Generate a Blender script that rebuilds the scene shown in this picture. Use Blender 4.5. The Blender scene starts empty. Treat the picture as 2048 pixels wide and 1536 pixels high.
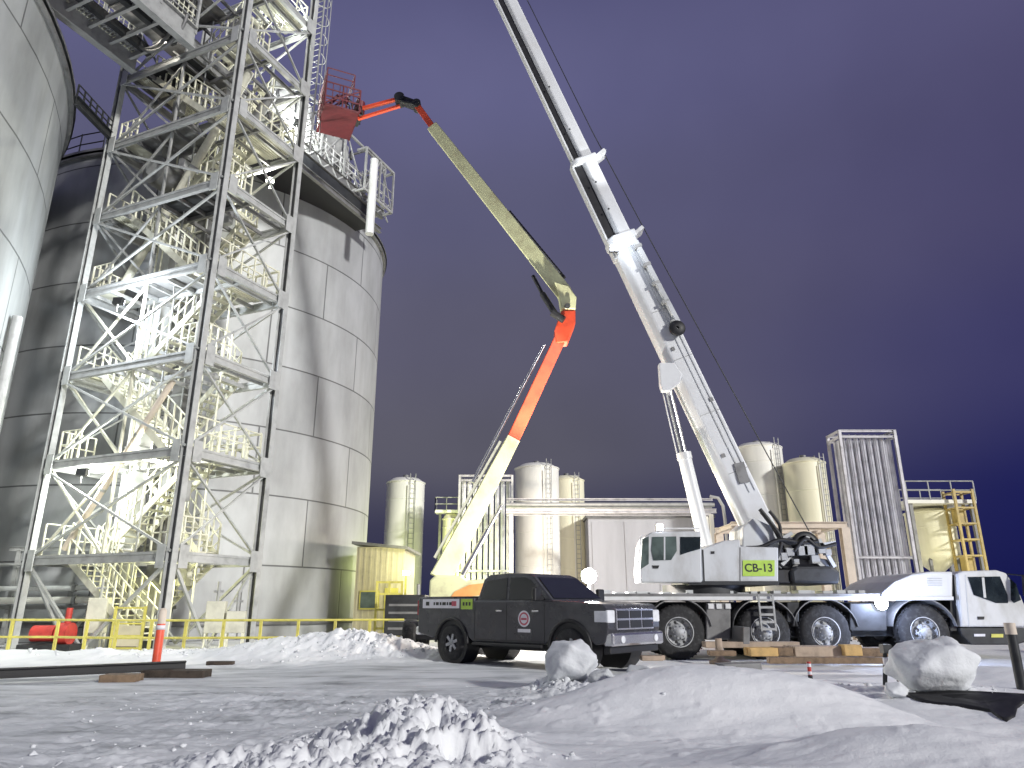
import bpy, math, random
import numpy as np
from mathutils import Vector, Matrix, noise as mnoise
random.seed(7)
R = math.radians
S = bpy.context.scene
COL = S.collection

# ---------------------------------------------------------------- camera
F = 1420.0; TILT = R(17.25); CAMH = 1.4
cd = bpy.data.cameras.new('camera'); cam = bpy.data.objects.new('camera', cd); COL.objects.link(cam)
cd.sensor_width = 36; cd.lens = F/2048*36; cd.clip_end = 3000; cd.clip_start = 0.1
cam.location = (0, 0, CAMH); cam.rotation_euler = (math.pi/2+TILT, 0, 0)
S.camera = cam
CT, ST = math.cos(TILT), math.sin(TILT)
def at(px, py, Y):
    """world point seen at photo pixel (px,py) at forward distance Y"""
    v = (768-py)/F
    t = (ST+CT*v)/(CT-ST*v)
    d = Y*CT + t*Y*ST
    return Vector(((px-1024)/F*d, Y, CAMH+t*Y))

# ---------------------------------------------------------------- sky and light
w = bpy.data.worlds.new('World'); S.world = w; w.use_nodes = True
nt = w.node_tree; nt.nodes.clear()
def N(nt, typ, **kw):
    n = nt.nodes.new(typ)
    for k, v in kw.items():
        setattr(n, k, v)
    return n
def ramp(nt, stops, interp='EASE'):
    n = nt.nodes.new('ShaderNodeValToRGB'); cr = n.color_ramp; cr.interpolation = interp
    while len(cr.elements) > 1: cr.elements.remove(cr.elements[-1])
    cr.elements[0].position = stops[0][0]; cr.elements[0].color = tuple(stops[0][1])+(1,) if len(stops[0][1]) == 3 else stops[0][1]
    for p, c in stops[1:]:
        e = cr.elements.new(p); e.color = tuple(c)+(1,) if len(c) == 3 else c
    return n
def lin(r, g, b):
    f = lambda c: (c/255/12.92) if c/255 <= 0.04045 else ((c/255+0.055)/1.055)**2.4
    return (f(r), f(g), f(b))
tc = N(nt, 'ShaderNodeTexCoord'); sep = N(nt, 'ShaderNodeSeparateXYZ')
nt.links.new(tc.outputs['Generated'], sep.inputs[0])
left = ramp(nt, [(0.0, lin(46,48,78)), (0.08, lin(62,62,86)), (0.20, lin(94,93,107)), (0.36, lin(92,91,112)), (0.52, lin(90,90,120)), (0.64, lin(96,96,134)), (0.85, lin(60,60,100))])
right = ramp(nt, [(0.0, lin(18,22,80)), (0.12, lin(24,27,86)), (0.28, lin(58,57,102)), (0.45, lin(76,73,111)), (0.62, lin(82,79,116)), (0.85, lin(50,50,90))])
nt.links.new(sep.outputs['Z'], left.inputs[0]); nt.links.new(sep.outputs['Z'], right.inputs[0])
mr = N(nt, 'ShaderNodeMapRange', interpolation_type='SMOOTHSTEP')
mr.inputs['From Min'].default_value = 0.0; mr.inputs['From Max'].default_value = 0.70
nt.links.new(sep.outputs['X'], mr.inputs['Value'])
mx = N(nt, 'ShaderNodeMixRGB')
nt.links.new(mr.outputs[0], mx.inputs[0]); nt.links.new(left.outputs[0], mx.inputs[1]); nt.links.new(right.outputs[0], mx.inputs[2])
ns = N(nt, 'ShaderNodeTexNoise'); ns.inputs['Scale'].default_value = 2.3; ns.inputs['Detail'].default_value = 5; ns.inputs['Roughness'].default_value = .45
nt.links.new(tc.outputs['Generated'], ns.inputs['Vector'])
nr = ramp(nt, [(0.3, (.84,.84,.86)), (0.7, (1.16,1.15,1.12))], 'LINEAR')
nt.links.new(ns.outputs['Fac'], nr.inputs[0])
ml = N(nt, 'ShaderNodeMixRGB', blend_type='MULTIPLY'); ml.inputs[0].default_value = 1
nt.links.new(mx.outputs[0], ml.inputs[1]); nt.links.new(nr.outputs[0], ml.inputs[2])
bg = N(nt, 'ShaderNodeBackground'); bg.inputs['Strength'].default_value = 1.0
wo = N(nt, 'ShaderNodeOutputWorld')
nt.links.new(ml.outputs[0], bg.inputs[0]); nt.links.new(bg.outputs[0], wo.inputs[0])

sd = bpy.data.lights.new('sun', 'SUN'); sun = bpy.data.objects.new('sun', sd); COL.objects.link(sun)
sd.energy = 3.25; sd.angle = R(4.5); sd.color = (1.0, 0.985, 0.95)
TOL = Vector((0.66, -0.66, 0.32)).normalized()
sun.rotation_euler = TOL.to_track_quat('Z', 'Y').to_euler()
S.view_settings.view_transform = 'Standard'; S.view_settings.look = 'None'
S.view_settings.exposure = 0.0; S.view_settings.gamma = 1
S.cycles.max_bounces = 6; S.cycles.sample_clamp_indirect = 4; S.cycles.sample_clamp_direct = 0
S.cycles.use_denoising = True

# ---------------------------------------------------------------- materials
MATS = {}
def mat(name, col, rough=.6, metal=0, var=.12, scale=3.0, bump=0.0, bscale=20, emit=None, estr=0, spec=.5, dirt=None, streak=0, alpha=None):
    m = bpy.data.materials.new(name); m.use_nodes = True; t = m.node_tree
    p = t.nodes['Principled BSDF']
    p.inputs['Roughness'].default_value = rough; p.inputs['Metallic'].default_value = metal
    p.inputs['Specular IOR Level'].default_value = spec
    c = N(t, 'ShaderNodeTexCoord')
    mp = N(t, 'ShaderNodeMapping'); t.links.new(c.outputs['Object'], mp.inputs[0])
    n = N(t, 'ShaderNodeTexNoise'); n.inputs['Scale'].default_value = scale; n.inputs['Detail'].default_value = 6; n.inputs['Roughness'].default_value = .62
    if streak: mp.inputs['Scale'].default_value = (1, 1, streak)
    t.links.new(mp.outputs[0], n.inputs['Vector'])
    lo = tuple(max(0, x*(1-var*2)) for x in col); hi = tuple(min(1, x*(1+var*1.2)) for x in col)
    if dirt: lo = dirt
    r = ramp(t, [(.28, lo), (.5, col), (.75, hi)], 'LINEAR')
    t.links.new(n.outputs['Fac'], r.inputs[0]); t.links.new(r.outputs[0], p.inputs['Base Color'])
    rr = N(t, 'ShaderNodeMapRange'); rr.inputs['To Min'].default_value = max(0, rough-.12); rr.inputs['To Max'].default_value = min(1, rough+.12)
    t.links.new(n.outputs['Fac'], rr.inputs['Value']); t.links.new(rr.outputs[0], p.inputs['Roughness'])
    if bump:
        n2 = N(t, 'ShaderNodeTexNoise'); n2.inputs['Scale'].default_value = bscale; n2.inputs['Detail'].default_value = 5
        t.links.new(c.outputs['Object'], n2.inputs['Vector'])
        b = N(t, 'ShaderNodeBump'); b.inputs['Strength'].default_value = bump; b.inputs['Distance'].default_value = .02
        t.links.new(n2.outputs['Fac'], b.inputs['Height']); t.links.new(b.outputs[0], p.inputs['Normal'])
    if emit:
        p.inputs['Emission Color'].default_value = tuple(emit)+(1,); p.inputs['Emission Strength'].default_value = estr
    MATS[name] = m
    return m

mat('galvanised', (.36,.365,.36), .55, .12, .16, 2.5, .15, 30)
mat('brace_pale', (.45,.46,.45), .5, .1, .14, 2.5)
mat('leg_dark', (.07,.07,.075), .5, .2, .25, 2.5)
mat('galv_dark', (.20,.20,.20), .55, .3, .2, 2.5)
mat('cream_steel', (.64,.63,.52), .55, 0, .14, 2)
mat('cream_rail', (.78,.77,.62), .5, 0, .1, 4)
mat('dark_steel', (.035,.037,.04), .5, .3, .25, 3)
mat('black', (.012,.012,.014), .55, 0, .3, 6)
mat('rubber', (.022,.022,.023), .85, 0, .3, 8, .4, 40, dirt=(.06,.06,.062))
mat('white_paint', (.70,.71,.71), .38, 0, .06, 1.9, dirt=(.54,.54,.51), streak=.45)
mat('boom_white', (.70,.715,.72), .35, 0, .05, 1.2, dirt=(.64,.64,.63))
mat('crane_grey', (.58,.60,.615), .4, 0, .06, 1.6, dirt=(.42,.42,.41), streak=.5)
mat('lift_cream', (.76,.77,.46), .45, 0, .08, 1.5, dirt=(.5,.46,.28))
mat('lift_orange', (.72,.085,.035), .42, 0, .1, 2, dirt=(.45,.06,.03))
mat('basket_red', (.12,.014,.022), .5, 0, .2, 3)
mat('truck_grey', (.065,.066,.074), .28, .35, .2, 1.6, dirt=(.12,.12,.125))
mat('glass_dark', (.012,.014,.016), .06, 0, .1, 2, spec=.8)
mat('cab_glass', (.10,.13,.12), .08, 0, .3, 2, spec=.9)
mat('cab_glass_dark', (.02,.028,.03), .08, 0, .3, 2, spec=.9)
mat('chrome', (.6,.6,.62), .22, .9, .08, 3)
mat('rim_steel', (.42,.43,.44), .6, .0, .2, 9)
mat('tank_white', (.80,.79,.73), .5, 0, .06, .6, streak=.15)
mat('tank_yellow', (.80,.77,.58), .5, 0, .08, .6, streak=.15)
mat('rack_grey', (.55,.54,.56), .5, .1, .2, 2)
mat('fin_alu', (.78,.78,.81), .55, .1, .14, 2)
mat('tan_steel', (.62,.54,.45), .6, 0, .12, 2)
mat('yellow_paint', (.62,.56,.13), .5, 0, .12, 3, dirt=(.4,.36,.1))
mat('shed_yellow', (.56,.51,.36), .55, 0, .1, 2)
mat('ladder_yellow', (.45,.34,.12), .5, 0, .15, 3)
mat('orange_post', (.75,.10,.05), .45, 0, .1, 4)
mat('wood_dark', (.055,.042,.032), .85, 0, .35, 6, .5, 30)
mat('wood', (.20,.14,.09), .85, 0, .3, 6, .5, 30)
mat('timber_yellow', (.55,.36,.14), .7, 0, .18, 4, .3, 20)
mat('timber_tan', (.42,.33,.25), .8, 0, .2, 4, .3, 20)
mat('red_paint', (.5,.05,.04), .45, 0, .2, 4)
mat('tail_red', (.30,.012,.03), .25, 0, .1, 4)
mat('lamp_glass', (.7,.72,.75), .12, 0, .1, 4)
mat('decal_white', (.75,.74,.78), .5, 0, .06, 6)
mat('decal_red', (.5,.08,.12), .5, 0, .1, 6)
mat('decal_lime', (.42,.62,.08), .5, 0, .08, 6)
mat('decal_black', (.015,.018,.015), .5, 0, .1, 6)
mat('building_wall', (.46,.46,.49), .7, 0, .1, .5, streak=.2)
mat('swoosh_orange', (.80,.36,.12), .5, 0, .1, 3)
mat('reflector', (.7,.66,.15), .35, 0, .1, 3)
mat('em_white', (1,1,1), .5, emit=(1,1,.96), estr=40)
mat('em_blue', (1,1,1), .5, emit=(.82,.88,1), estr=40)
mat('em_cream', (1,1,1), .5, emit=(1,.97,.78), estr=14)
mat('em_lime', (1,1,1), .5, emit=(.93,1,.62), estr=12)

def silo_mat(name, base, plate_h, plate_w, radius, seam=.35):
    """welded / bolted plate courses laid round the cylinder"""
    m = bpy.data.materials.new(name); m.use_nodes = True; t = m.node_tree
    p = t.nodes['Principled BSDF']; p.inputs['Roughness'].default_value = .55; p.inputs['Metallic'].default_value = .15
    uv = N(t, 'ShaderNodeUVMap'); uv.uv_map = 'UVMap'
    br = N(t, 'ShaderNodeTexBrick'); br.offset = .5
    br.inputs['Scale'].default_value = 1; br.inputs['Brick Width'].default_value = plate_w; br.inputs['Row Height'].default_value = plate_h
    br.inputs['Mortar Size'].default_value = .045; br.inputs['Mortar Smooth'].default_value = .6
    br.inputs['Color1'].default_value = tuple(x*.93 for x in base)+(1,); br.inputs['Color2'].default_value = tuple(x*1.05 for x in base)+(1,)
    br.inputs['Mortar'].default_value = tuple(x*seam for x in base)+(1,)
    t.links.new(uv.outputs[0], br.inputs['Vector'])
    n = N(t, 'ShaderNodeTexNoise'); n.inputs['Scale'].default_value = .55; n.inputs['Detail'].default_value = 7; n.inputs['Roughness'].default_value = .6
    mp = N(t, 'ShaderNodeMapping'); mp.inputs['Scale'].default_value = (1, .35, 1)
    t.links.new(uv.outputs[0], mp.inputs[0]); t.links.new(mp.outputs[0], n.inputs['Vector'])
    r = ramp(t, [(.3, (.72,.72,.71)), (.6, (1.05,1.05,1.05))], 'LINEAR'); t.links.new(n.outputs['Fac'], r.inputs[0])
    # rust / water streaks running down
    n3 = N(t, 'ShaderNodeTexNoise'); n3.inputs['Scale'].default_value = 1; n3.inputs['Detail'].default_value = 4
    mp3 = N(t, 'ShaderNodeMapping'); mp3.inputs['Scale'].default_value = (1.3, .05, 1)
    t.links.new(uv.outputs[0], mp3.inputs[0]); t.links.new(mp3.outputs[0], n3.inputs['Vector'])
    r3 = ramp(t, [(.30, (.80,.79,.77)), (.5, (1,1,1))], 'LINEAR'); t.links.new(n3.outputs['Fac'], r3.inputs[0])
    a = N(t, 'ShaderNodeMixRGB', blend_type='MULTIPLY'); a.inputs[0].default_value = 1
    b = N(t, 'ShaderNodeMixRGB', blend_type='MULTIPLY'); b.inputs[0].default_value = .55
    t.links.new(br.outputs['Color'], a.inputs[1]); t.links.new(r.outputs[0], a.inputs[2])
    t.links.new(a.outputs[0], b.inputs[1]); t.links.new(r3.outputs[0], b.inputs[2])
    t.links.new(b.outputs[0], p.inputs['Base Color'])
    bp = N(t, 'ShaderNodeBump'); bp.inputs['Strength'].default_value = .35; bp.inputs['Distance'].default_value = .05; bp.invert = True
    ad = N(t, 'ShaderNodeMath', operation='ADD'); sc = N(t, 'ShaderNodeMath', operation='MULTIPLY'); sc.inputs[1].default_value = -.8
    n4 = N(t, 'ShaderNodeTexNoise'); n4.inputs['Scale'].default_value = .5; n4.inputs['Detail'].default_value = 2
    t.links.new(uv.outputs[0], n4.inputs['Vector']); t.links.new(n4.outputs['Fac'], sc.inputs[0])
    t.links.new(br.outputs['Fac'], ad.inputs[0]); t.links.new(sc.outputs[0], ad.inputs[1])
    t.links.new(ad.outputs[0], bp.inputs['Height']); t.links.new(bp.outputs[0], p.inputs['Normal'])
    MATS[name] = m; return m

# ---------------------------------------------------------------- mesh tools
class MB:
    def __init__(s): s.v = []; s.f = []; s.sm = []; s.uv = None
    def add(s, vs, fs, smooth=False):
        o = len(s.v); s.v += [tuple(v) for v in vs]; s.f += [tuple(i+o for i in f) for f in fs]; s.sm += [smooth]*len(fs); return s
    def box(s, lo, hi):
        x0, y0, z0 = lo; x1, y1, z1 = hi
        return s.add([(x0,y0,z0),(x1,y0,z0),(x1,y1,z0),(x0,y1,z0),(x0,y0,z1),(x1,y0,z1),(x1,y1,z1),(x0,y1,z1)],
                     [(0,3,2,1),(4,5,6,7),(0,1,5,4),(1,2,6,5),(2,3,7,6),(3,0,4,7)])
    def frame(s, p0, p1, up=(0,0,1)):
        p0, p1 = Vector(p0), Vector(p1); d = (p1-p0).normalized(); u = Vector(up)
        if abs(d.dot(u)) > .98: u = Vector((0,1,0)) if abs(d.y) < .9 else Vector((1,0,0))
        sx = d.cross(u).normalized(); uz = sx.cross(d).normalized()
        return p0, p1, d, sx, uz
    def bar(s, p0, p1, w, h, up=(0,0,1), w2=None, h2=None):
        p0, p1, d, a, b = s.frame(p0, p1, up); w2 = w if w2 is None else w2; h2 = h if h2 is None else h2
        vs = []
        for p, ww, hh in ((p0, w, h), (p1, w2, h2)):
            vs += [p-a*ww/2-b*hh/2, p+a*ww/2-b*hh/2, p+a*ww/2+b*hh/2, p-a*ww/2+b*hh/2]
        return s.add(vs, [(0,1,2,3),(7,6,5,4),(0,4,5,1),(1,5,6,2),(2,6,7,3),(3,7,4,0)])
    def hbeam(s, p0, p1, w, h, t=.03, up=(0,0,1)):
        p0, p1, d, a, b = s.frame(p0, p1, up)
        s.bar(p0+b*(h/2-t/2), p1+b*(h/2-t/2), w, t, up); s.bar(p0-b*(h/2-t/2), p1-b*(h/2-t/2), w, t, up)
        return s.bar(p0, p1, t, h-2*t, up)
    def tube(s, p0, p1, r, n=12, r2=None, caps=True):
        p0, p1, d, a, b = s.frame(p0, p1); r2 = r if r2 is None else r2
        vs = []
        for p, rr in ((p0, r), (p1, r2)):
            vs += [p+(a*math.cos(2*math.pi*i/n)+b*math.sin(2*math.pi*i/n))*rr for i in range(n)]
        s.add(vs, [(i,(i+1)%n,n+(i+1)%n,n+i) for i in range(n)], True)
        if caps:
            s.add(vs[:n], [tuple(range(n))[::-1]]); s.add(vs[n:], [tuple(range(n))])
        return s
    def path(s, pts, r, n=8):
        pts = [Vector(p) for p in pts]
        rings = []
        a = None
        for i, p in enumerate(pts):
            d = (pts[min(i+1, len(pts)-1)]-pts[max(i-1, 0)]).normalized()
            if a is None:
                u = Vector((0,0,1)) if abs(d.z) < .9 else Vector((0,1,0)); a = d.cross(u).normalized()
            a = (a-d*a.dot(d)).normalized(); b = d.cross(a)
            rings += [p+(a*math.cos(2*math.pi*k/n)+b*math.sin(2*math.pi*k/n))*r for k in range(n)]
        fs = []
        for i in range(len(pts)-1):
            fs += [(i*n+k, i*n+(k+1)%n, (i+1)*n+(k+1)%n, (i+1)*n+k) for k in range(n)]
        s.add(rings, fs, True)
        s.add(rings[:n], [tuple(range(n))[::-1]]); s.add(rings[-n:], [tuple(range(n))])
        return s
    def lathe(s, prof, c=(0,0,0), axis='z', n=32, sharp=False):
        """prof: list of (radius, height)"""
        vs = []; c = Vector(c)
        for r, h in prof:
            for i in range(n):
                q = 2*math.pi*i/n; x, y = r*math.cos(q), r*math.sin(q)
                vs.append(c+Vector((x, y, h) if axis == 'z' else (x, h, y) if axis == 'y' else (h, x, y)))
        fs = []
        for j in range(len(prof)-1):
            fs += [(j*n+i, j*n+(i+1)%n, (j+1)*n+(i+1)%n, (j+1)*n+i) for i in range(n)]
        return s.add(vs, fs, not sharp)
    def prism(s, poly, y0, y1, axis='y', taper=None):
        """polygon in (x,z) extruded along y; taper(x,z,side)->offset"""
        n = len(poly); vs = []
        for y in (y0, y1):
            for (a, b) in poly:
                vs.append((a, y, b) if axis == 'y' else (y, a, b) if axis == 'x' else (a, b, y))
        fs = [tuple(range(n)), tuple(range(2*n-1, n-1, -1))]+[(i, n+i, n+(i+1)%n, (i+1)%n) for i in range(n)]
        return s.add(vs, fs)
    def quad(s, pts): return s.add(pts, [tuple(range(len(pts)))])
    def ball(s, c, r, n=12, sc=(1,1,1)):
        m = n//2; vs = []
        for j in range(m+1):
            for i in range(n):
                t = math.pi*j/m; q = 2*math.pi*i/n
                vs.append((c[0]+r*sc[0]*math.sin(t)*math.cos(q), c[1]+r*sc[1]*math.sin(t)*math.sin(q), c[2]+r*sc[2]*math.cos(t)))
        return s.add(vs, [(j*n+i, (j+1)*n+i, (j+1)*n+(i+1)%n, j*n+(i+1)%n) for j in range(m) for i in range(n)], True)
    def build(s, name, m, parent=None, world=False, bevel=0, label=None):
        vs = s.v
        if world and parent is not None:
            r = parent
            while r.parent: r = r.parent
            M = (Matrix.Translation(r.location) @ Matrix.Rotation(r.rotation_euler[2], 4, 'Z')).inverted()
            vs = [tuple(M @ Vector(v)) for v in vs]
        me = bpy.data.meshes.new(name); me.from_pydata(vs, [], s.f)
        me.polygons.foreach_set('use_smooth', s.sm)
        import bmesh
        bm = bmesh.new(); bm.from_mesh(me); bmesh.ops.recalc_face_normals(bm, faces=bm.faces); bm.to_mesh(me); bm.free()
        me.materials.append(MATS[m]); me.update()
        o = bpy.data.objects.new(name, me); COL.objects.link(o)
        if parent is not None: o.parent = parent
        if bevel:
            b = o.modifiers.new('bevel', 'BEVEL'); b.width = bevel; b.segments = 2; b.limit_method = 'ANGLE'; b.angle_limit = R(35)
        if label: o['label'] = label
        return o

def thing(name, label, cat, loc=(0,0,0), rz=0, group=None):
    o = bpy.data.objects.new(name, None); COL.objects.link(o); o.empty_display_size = .3
    o.location = loc; o.rotation_euler = (0, 0, rz); o['label'] = label; o['category'] = cat
    if group: o['group'] = group
    return o
def tag(o, label, cat, group=None):
    o['label'] = label; o['category'] = cat
    if group: o['group'] = group
    return o
def copy_tree(o, parent=None):
    c = o.copy(); COL.objects.link(c); c.parent = parent
    for ch in list(o.children): copy_tree(ch, c)
    return c
def text_mesh(txt, size, loc, ux, uz, m, name, parent, extrude=.004):
    """lettering as a mesh lying in the plane spanned by ux (reading direction) and uz (up)"""
    cu = bpy.data.curves.new('lettering', 'FONT'); cu.body = txt; cu.size = size; cu.extrude = extrude; cu.align_x = 'CENTER'; cu.align_y = 'CENTER'
    cu.offset = size*.02
    o = bpy.data.objects.new('tmp', cu); COL.objects.link(o)
    dg = bpy.context.evaluated_depsgraph_get(); me = bpy.data.meshes.new_from_object(o.evaluated_get(dg))
    bpy.data.objects.remove(o)
    ux, uz = Vector(ux).normalized(), Vector(uz).normalized(); un = ux.cross(uz)
    M = Matrix(((ux.x, uz.x, un.x, loc[0]), (ux.y, uz.y, un.y, loc[1]), (ux.z, uz.z, un.z, loc[2]), (0,0,0,1)))
    me.transform(M); me.materials.clear(); me.materials.append(MATS[m])
    q = bpy.data.objects.new(name, me); COL.objects.link(q); q.parent = parent
    return q
def lamp(parent, loc, energy, color, radius=.12, spot=None, aim=None, name='lamp_light'):
    l = bpy.data.lights.new(name, 'SPOT' if spot else 'POINT'); l.energy = energy; l.color = color; l.shadow_soft_size = radius
    if spot: l.spot_size = R(spot); l.spot_blend = .6
    o = bpy.data.objects.new(name, l); COL.objects.link(o)
    if parent is not None:
        r = parent
        while r.parent: r = r.parent
        M = (Matrix.Translation(r.location) @ Matrix.Rotation(r.rotation_euler[2], 4, 'Z')).inverted()
        o.parent = parent; o.location = M @ Vector(loc)
        if spot and aim is not None:
            d = (M.to_3x3() @ (Vector(aim)-Vector(loc))).normalized(); o.rotation_euler = (-d).to_track_quat('Z', 'Y').to_euler()
    else:
        o.location = loc
    return o

# ---------------------------------------------------------------- ground: one snow sheet
rng = np.random.default_rng(3)
def vnoise(x, y, seed=0):
    xi = np.floor(x).astype(np.int64); yi = np.floor(y).astype(np.int64); fx = x-xi; fy = y-yi
    fx = fx*fx*fx*(fx*(fx*6-15)+10); fy = fy*fy*fy*(fy*(fy*6-15)+10)
    def h(a, b):
        n = (a*374761393+b*668265263+seed*1442695041) & 0x7fffffff
        n = ((n ^ (n >> 13))*1274126177) & 0x7fffffff
        return ((n ^ (n >> 16)) & 0xffff)/65535.0
    return (h(xi,yi)*(1-fx)+h(xi+1,yi)*fx)*(1-fy)+(h(xi,yi+1)*(1-fx)+h(xi+1,yi+1)*fx)*fy
def fbm(x, y, o=4, seed=0, g=.5):
    s = 0; a = 1; t = 0
    for k in range(o):
        s = s+a*vnoise(x*2**k+k*17.3, y*2**k-k*9.1, seed+k); t += a; a *= g
    return s/t
def gauss(x, y, cx, cy, sx, sy, rot=0, p=2):
    c, s = math.cos(R(rot)), math.sin(R(rot)); dx, dy = x-cx, y-cy
    u = (dx*c+dy*s)/sx; v = (-dx*s+dy*c)/sy
    return np.exp(-((u*u+v*v)**(p/2)))
def cells(x, y, seed=0):
    """height of rounded lumps on a jittered grid"""
    xi = np.floor(x).astype(np.int64); yi = np.floor(y).astype(np.int64); best = np.full(np.shape(x), -9.0)
    def h(a, b, k):
        n = (a*374761393+b*668265263+(seed+k*77)*1442695041) & 0x7fffffff
        n = ((n ^ (n >> 13))*1274126177) & 0x7fffffff
        return ((n ^ (n >> 16)) & 0xffff)/65535.0
    for i in (-1,0,1):
        for j in (-1,0,1):
            cx = xi+i; cy = yi+j; px = cx+h(cx,cy,1); py = cy+h(cx,cy,2); rr = .35+.5*h(cx,cy,3)
            d2 = ((x-px)**2+(y-py)**2)/(rr*rr)
            best = np.maximum(best, rr*np.sqrt(np.maximum(0, 1-d2)))
    return np.maximum(best, 0)
def height(x, y):
    x = np.asarray(x, float); y = np.asarray(y, float)
    z = .05*(fbm(x*.25, y*.25, 3, 1)-.5)
    # packed track: faint ruts running across
    z = z+.05*(fbm(x*.45, y*2.4, 5, 5, .6)-.5)*np.clip((26-y)/6, 0, 1)
    z = z+.10*gauss(x, y, 0, 16.9, 5.0, 3.2, 0, 5)
    # bank below the tower
    z = z+.20*gauss(x, y, -11, 20.0, 7, 1.1)*(.6+.8*fbm(x*1.2, y*1.2, 3, 8))
    z = z+.50*gauss(x, y, -3.9, 20.2, 2.1, 1.3)*(.75+.5*fbm(x*2, y*2, 3, 9))
    z = z+.25*gauss(x, y, -6.2, 20.0, 1.6, 1.0)
    # smooth wind-blown dunes on the right
    n = fbm(x*.8, y*.8, 3, 12)-.5
    z = z+.60*gauss(x, y, 2.25, 9.7, 1.7, .85, -8)+.28*gauss(x, y, 3.9, 9.3, 1.3, .6, -14)+.12*gauss(x, y, .6, 9.2, 1.4, .8, 10)
    z = z+.36*gauss(x, y, 3.6, 6.9, 1.55, .62, -12)+.20*gauss(x, y, 1.4, 6.1, 1.7, .5, 5)
    z = z+.16*gauss(x, y, 5.4, 6.2, 1.5, .5, 8)
    z = z-.26*gauss(x, y, 6.4, 9.4, 1.5, 1.0, -5)
    z = z+.08*gauss(x, y, 4.5, 8.0, .8, .4, -25)
    z = z+.28*gauss(x, y, 9.2, 14.3, 1.5, 1.0)+.12*gauss(x, y, 7, 12.2, 2, 1)
    z = z+.30*gauss(x, y, 1.15, 13.0, .8, .7)+.22*gauss(x, y, 2.1, 11.9, .9, .5)+.18*gauss(x, y, 4.2, 13.6, 1.5, .8)
    z = z+.05*n*np.clip((x-.5)/2, 0, 1)
    # fine drift ripples
    z = z+(.022*(fbm(x*1.6+y*.9, y*6-x*1.5, 4, 21, .6)-.5)+.030*(fbm(x*2.4, y*2.4, 5, 23, .6)-.5))*np.clip(x, 0, 1)
    # torn, shovelled heap in the middle foreground
    heap = gauss(x, y, -1.35, 7.9, .95, 1.0, 0, 2.6)+.8*gauss(x, y, -.45, 7.3, .55, .8, 20, 2.6)
    z = z+.30*gauss(x, y, -1.05, 8.0, .55, .75)+.20*gauss(x, y, -.25, 7.6, .5, .6)+.12*gauss(x, y, -2.0, 6.7, .9, .5)
    rough = np.clip(heap+.85*gauss(x, y, -1.8, 6.4, 1.3, .9, 8, 3)+.22*gauss(x, y, -4.6, 7.0, 1.8, 1.4)+.22*gauss(x, y, -3.6, 11, 4, 2.2)+.25*gauss(x, y, .1, 11.2, 1.2, .8)
                    +.8*gauss(x, y, 1.3, 12.6, 1.0, .6)+.7*gauss(x, y, 2.3, 11.6, .7, .5)+.6*gauss(x, y, 6.7, 12.0, 1.0, .6)+.3*gauss(x, y, 4.3, 12.8, 1.4, .6)+.5*gauss(x, y, -4, 19.6, 2.6, 1.3)+.35*gauss(x, y, -12, 19.8, 7, .8)+.22*gauss(x, y, 3, 5.2, 4, .5), 0, 1.1)
    wx_ = x+.10*(fbm(x*3, y*3, 3, 61)-.5); wy_ = y+.10*(fbm(x*3, y*3, 3, 62)-.5)
    lum = .05*cells(wx_*3.4, wy_*3.4, 3)+.035*cells(wx_*8+3, wy_*8, 5)+.03*cells(wx_*19, wy_*19+7, 9)
    rid = 1-np.abs(2*fbm(x*2.3, y*2.3, 6, 31, .66)-1)
    z = z+rough*(lum+.46*(rid-.70)+.26*(fbm(x*2.6+y*.6, y*3.4, 6, 41, .68)-.5))
    # little scattered crumbs on the track
    z = z+.03*np.clip(fbm(x*5, y*5, 3, 51)-.66, 0, 1)*6*np.clip(1-np.abs(x+3)/9, 0, 1)*np.clip((14-y)/3, 0, 1)
    return z
def H(x, y): return float(height(np.array([x]), np.array([y]))[0])
xs = np.concatenate([-np.geomspace(400, 11, 60), np.arange(-10.9, -4.2, .055), np.arange(-4.2, 6.6, .028), np.arange(6.6, 12, .055), np.geomspace(12.1, 400, 60)])
ys = np.concatenate([np.array([-60, -40, -25, -15, -8, -4, -1, 1, 2.5, 3.5, 4.2]), np.arange(4.8, 9.5, .028), np.arange(9.5, 14.5, .045), np.arange(14.5, 24, .09), np.geomspace(24.2, 900, 60)])
GX, GY = np.meshgrid(xs, ys); GZ = height(GX, GY)
nx, ny = len(xs), len(ys)
co = np.stack([GX, GY, GZ], -1).reshape(-1, 3)
idx = np.arange(nx*ny).reshape(ny, nx)
fq = np.stack([idx[:-1,:-1], idx[:-1,1:], idx[1:,1:], idx[1:,:-1]], -1).reshape(-1, 4)
me = bpy.data.meshes.new('snow_ground'); me.vertices.add(len(co)); me.vertices.foreach_set('co', co.ravel())
me.loops.add(fq.size); me.loops.foreach_set('vertex_index', fq.ravel()); me.polygons.add(len(fq))
me.polygons.foreach_set('loop_start', np.arange(0, fq.size, 4)); me.polygons.foreach_set('loop_total', np.full(len(fq), 4)); me.polygons.foreach_set('use_smooth', np.ones(len(fq), bool))
me.update(); me.validate()
ground = bpy.data.objects.new('snow_ground', me); COL.objects.link(ground); ground['kind'] = 'structure'; ground['label'] = 'snow covered yard with packed track and drifts'
m = bpy.data.materials.new('snow'); m.use_nodes = True; t = m.node_tree; p = t.nodes['Principled BSDF']
p.inputs['Roughness'].default_value = .75; p.inputs['Specular IOR Level'].default_value = .25
c = N(t, 'ShaderNodeTexCoord'); sp = N(t, 'ShaderNodeSeparateXYZ'); t.links.new(c.outputs['Object'], sp.inputs[0])
n1 = N(t, 'ShaderNodeTexNoise'); n1.inputs['Scale'].default_value = 1.1; n1.inputs['Detail'].default_value = 8; n1.inputs['Roughness'].default_value = .65
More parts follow.
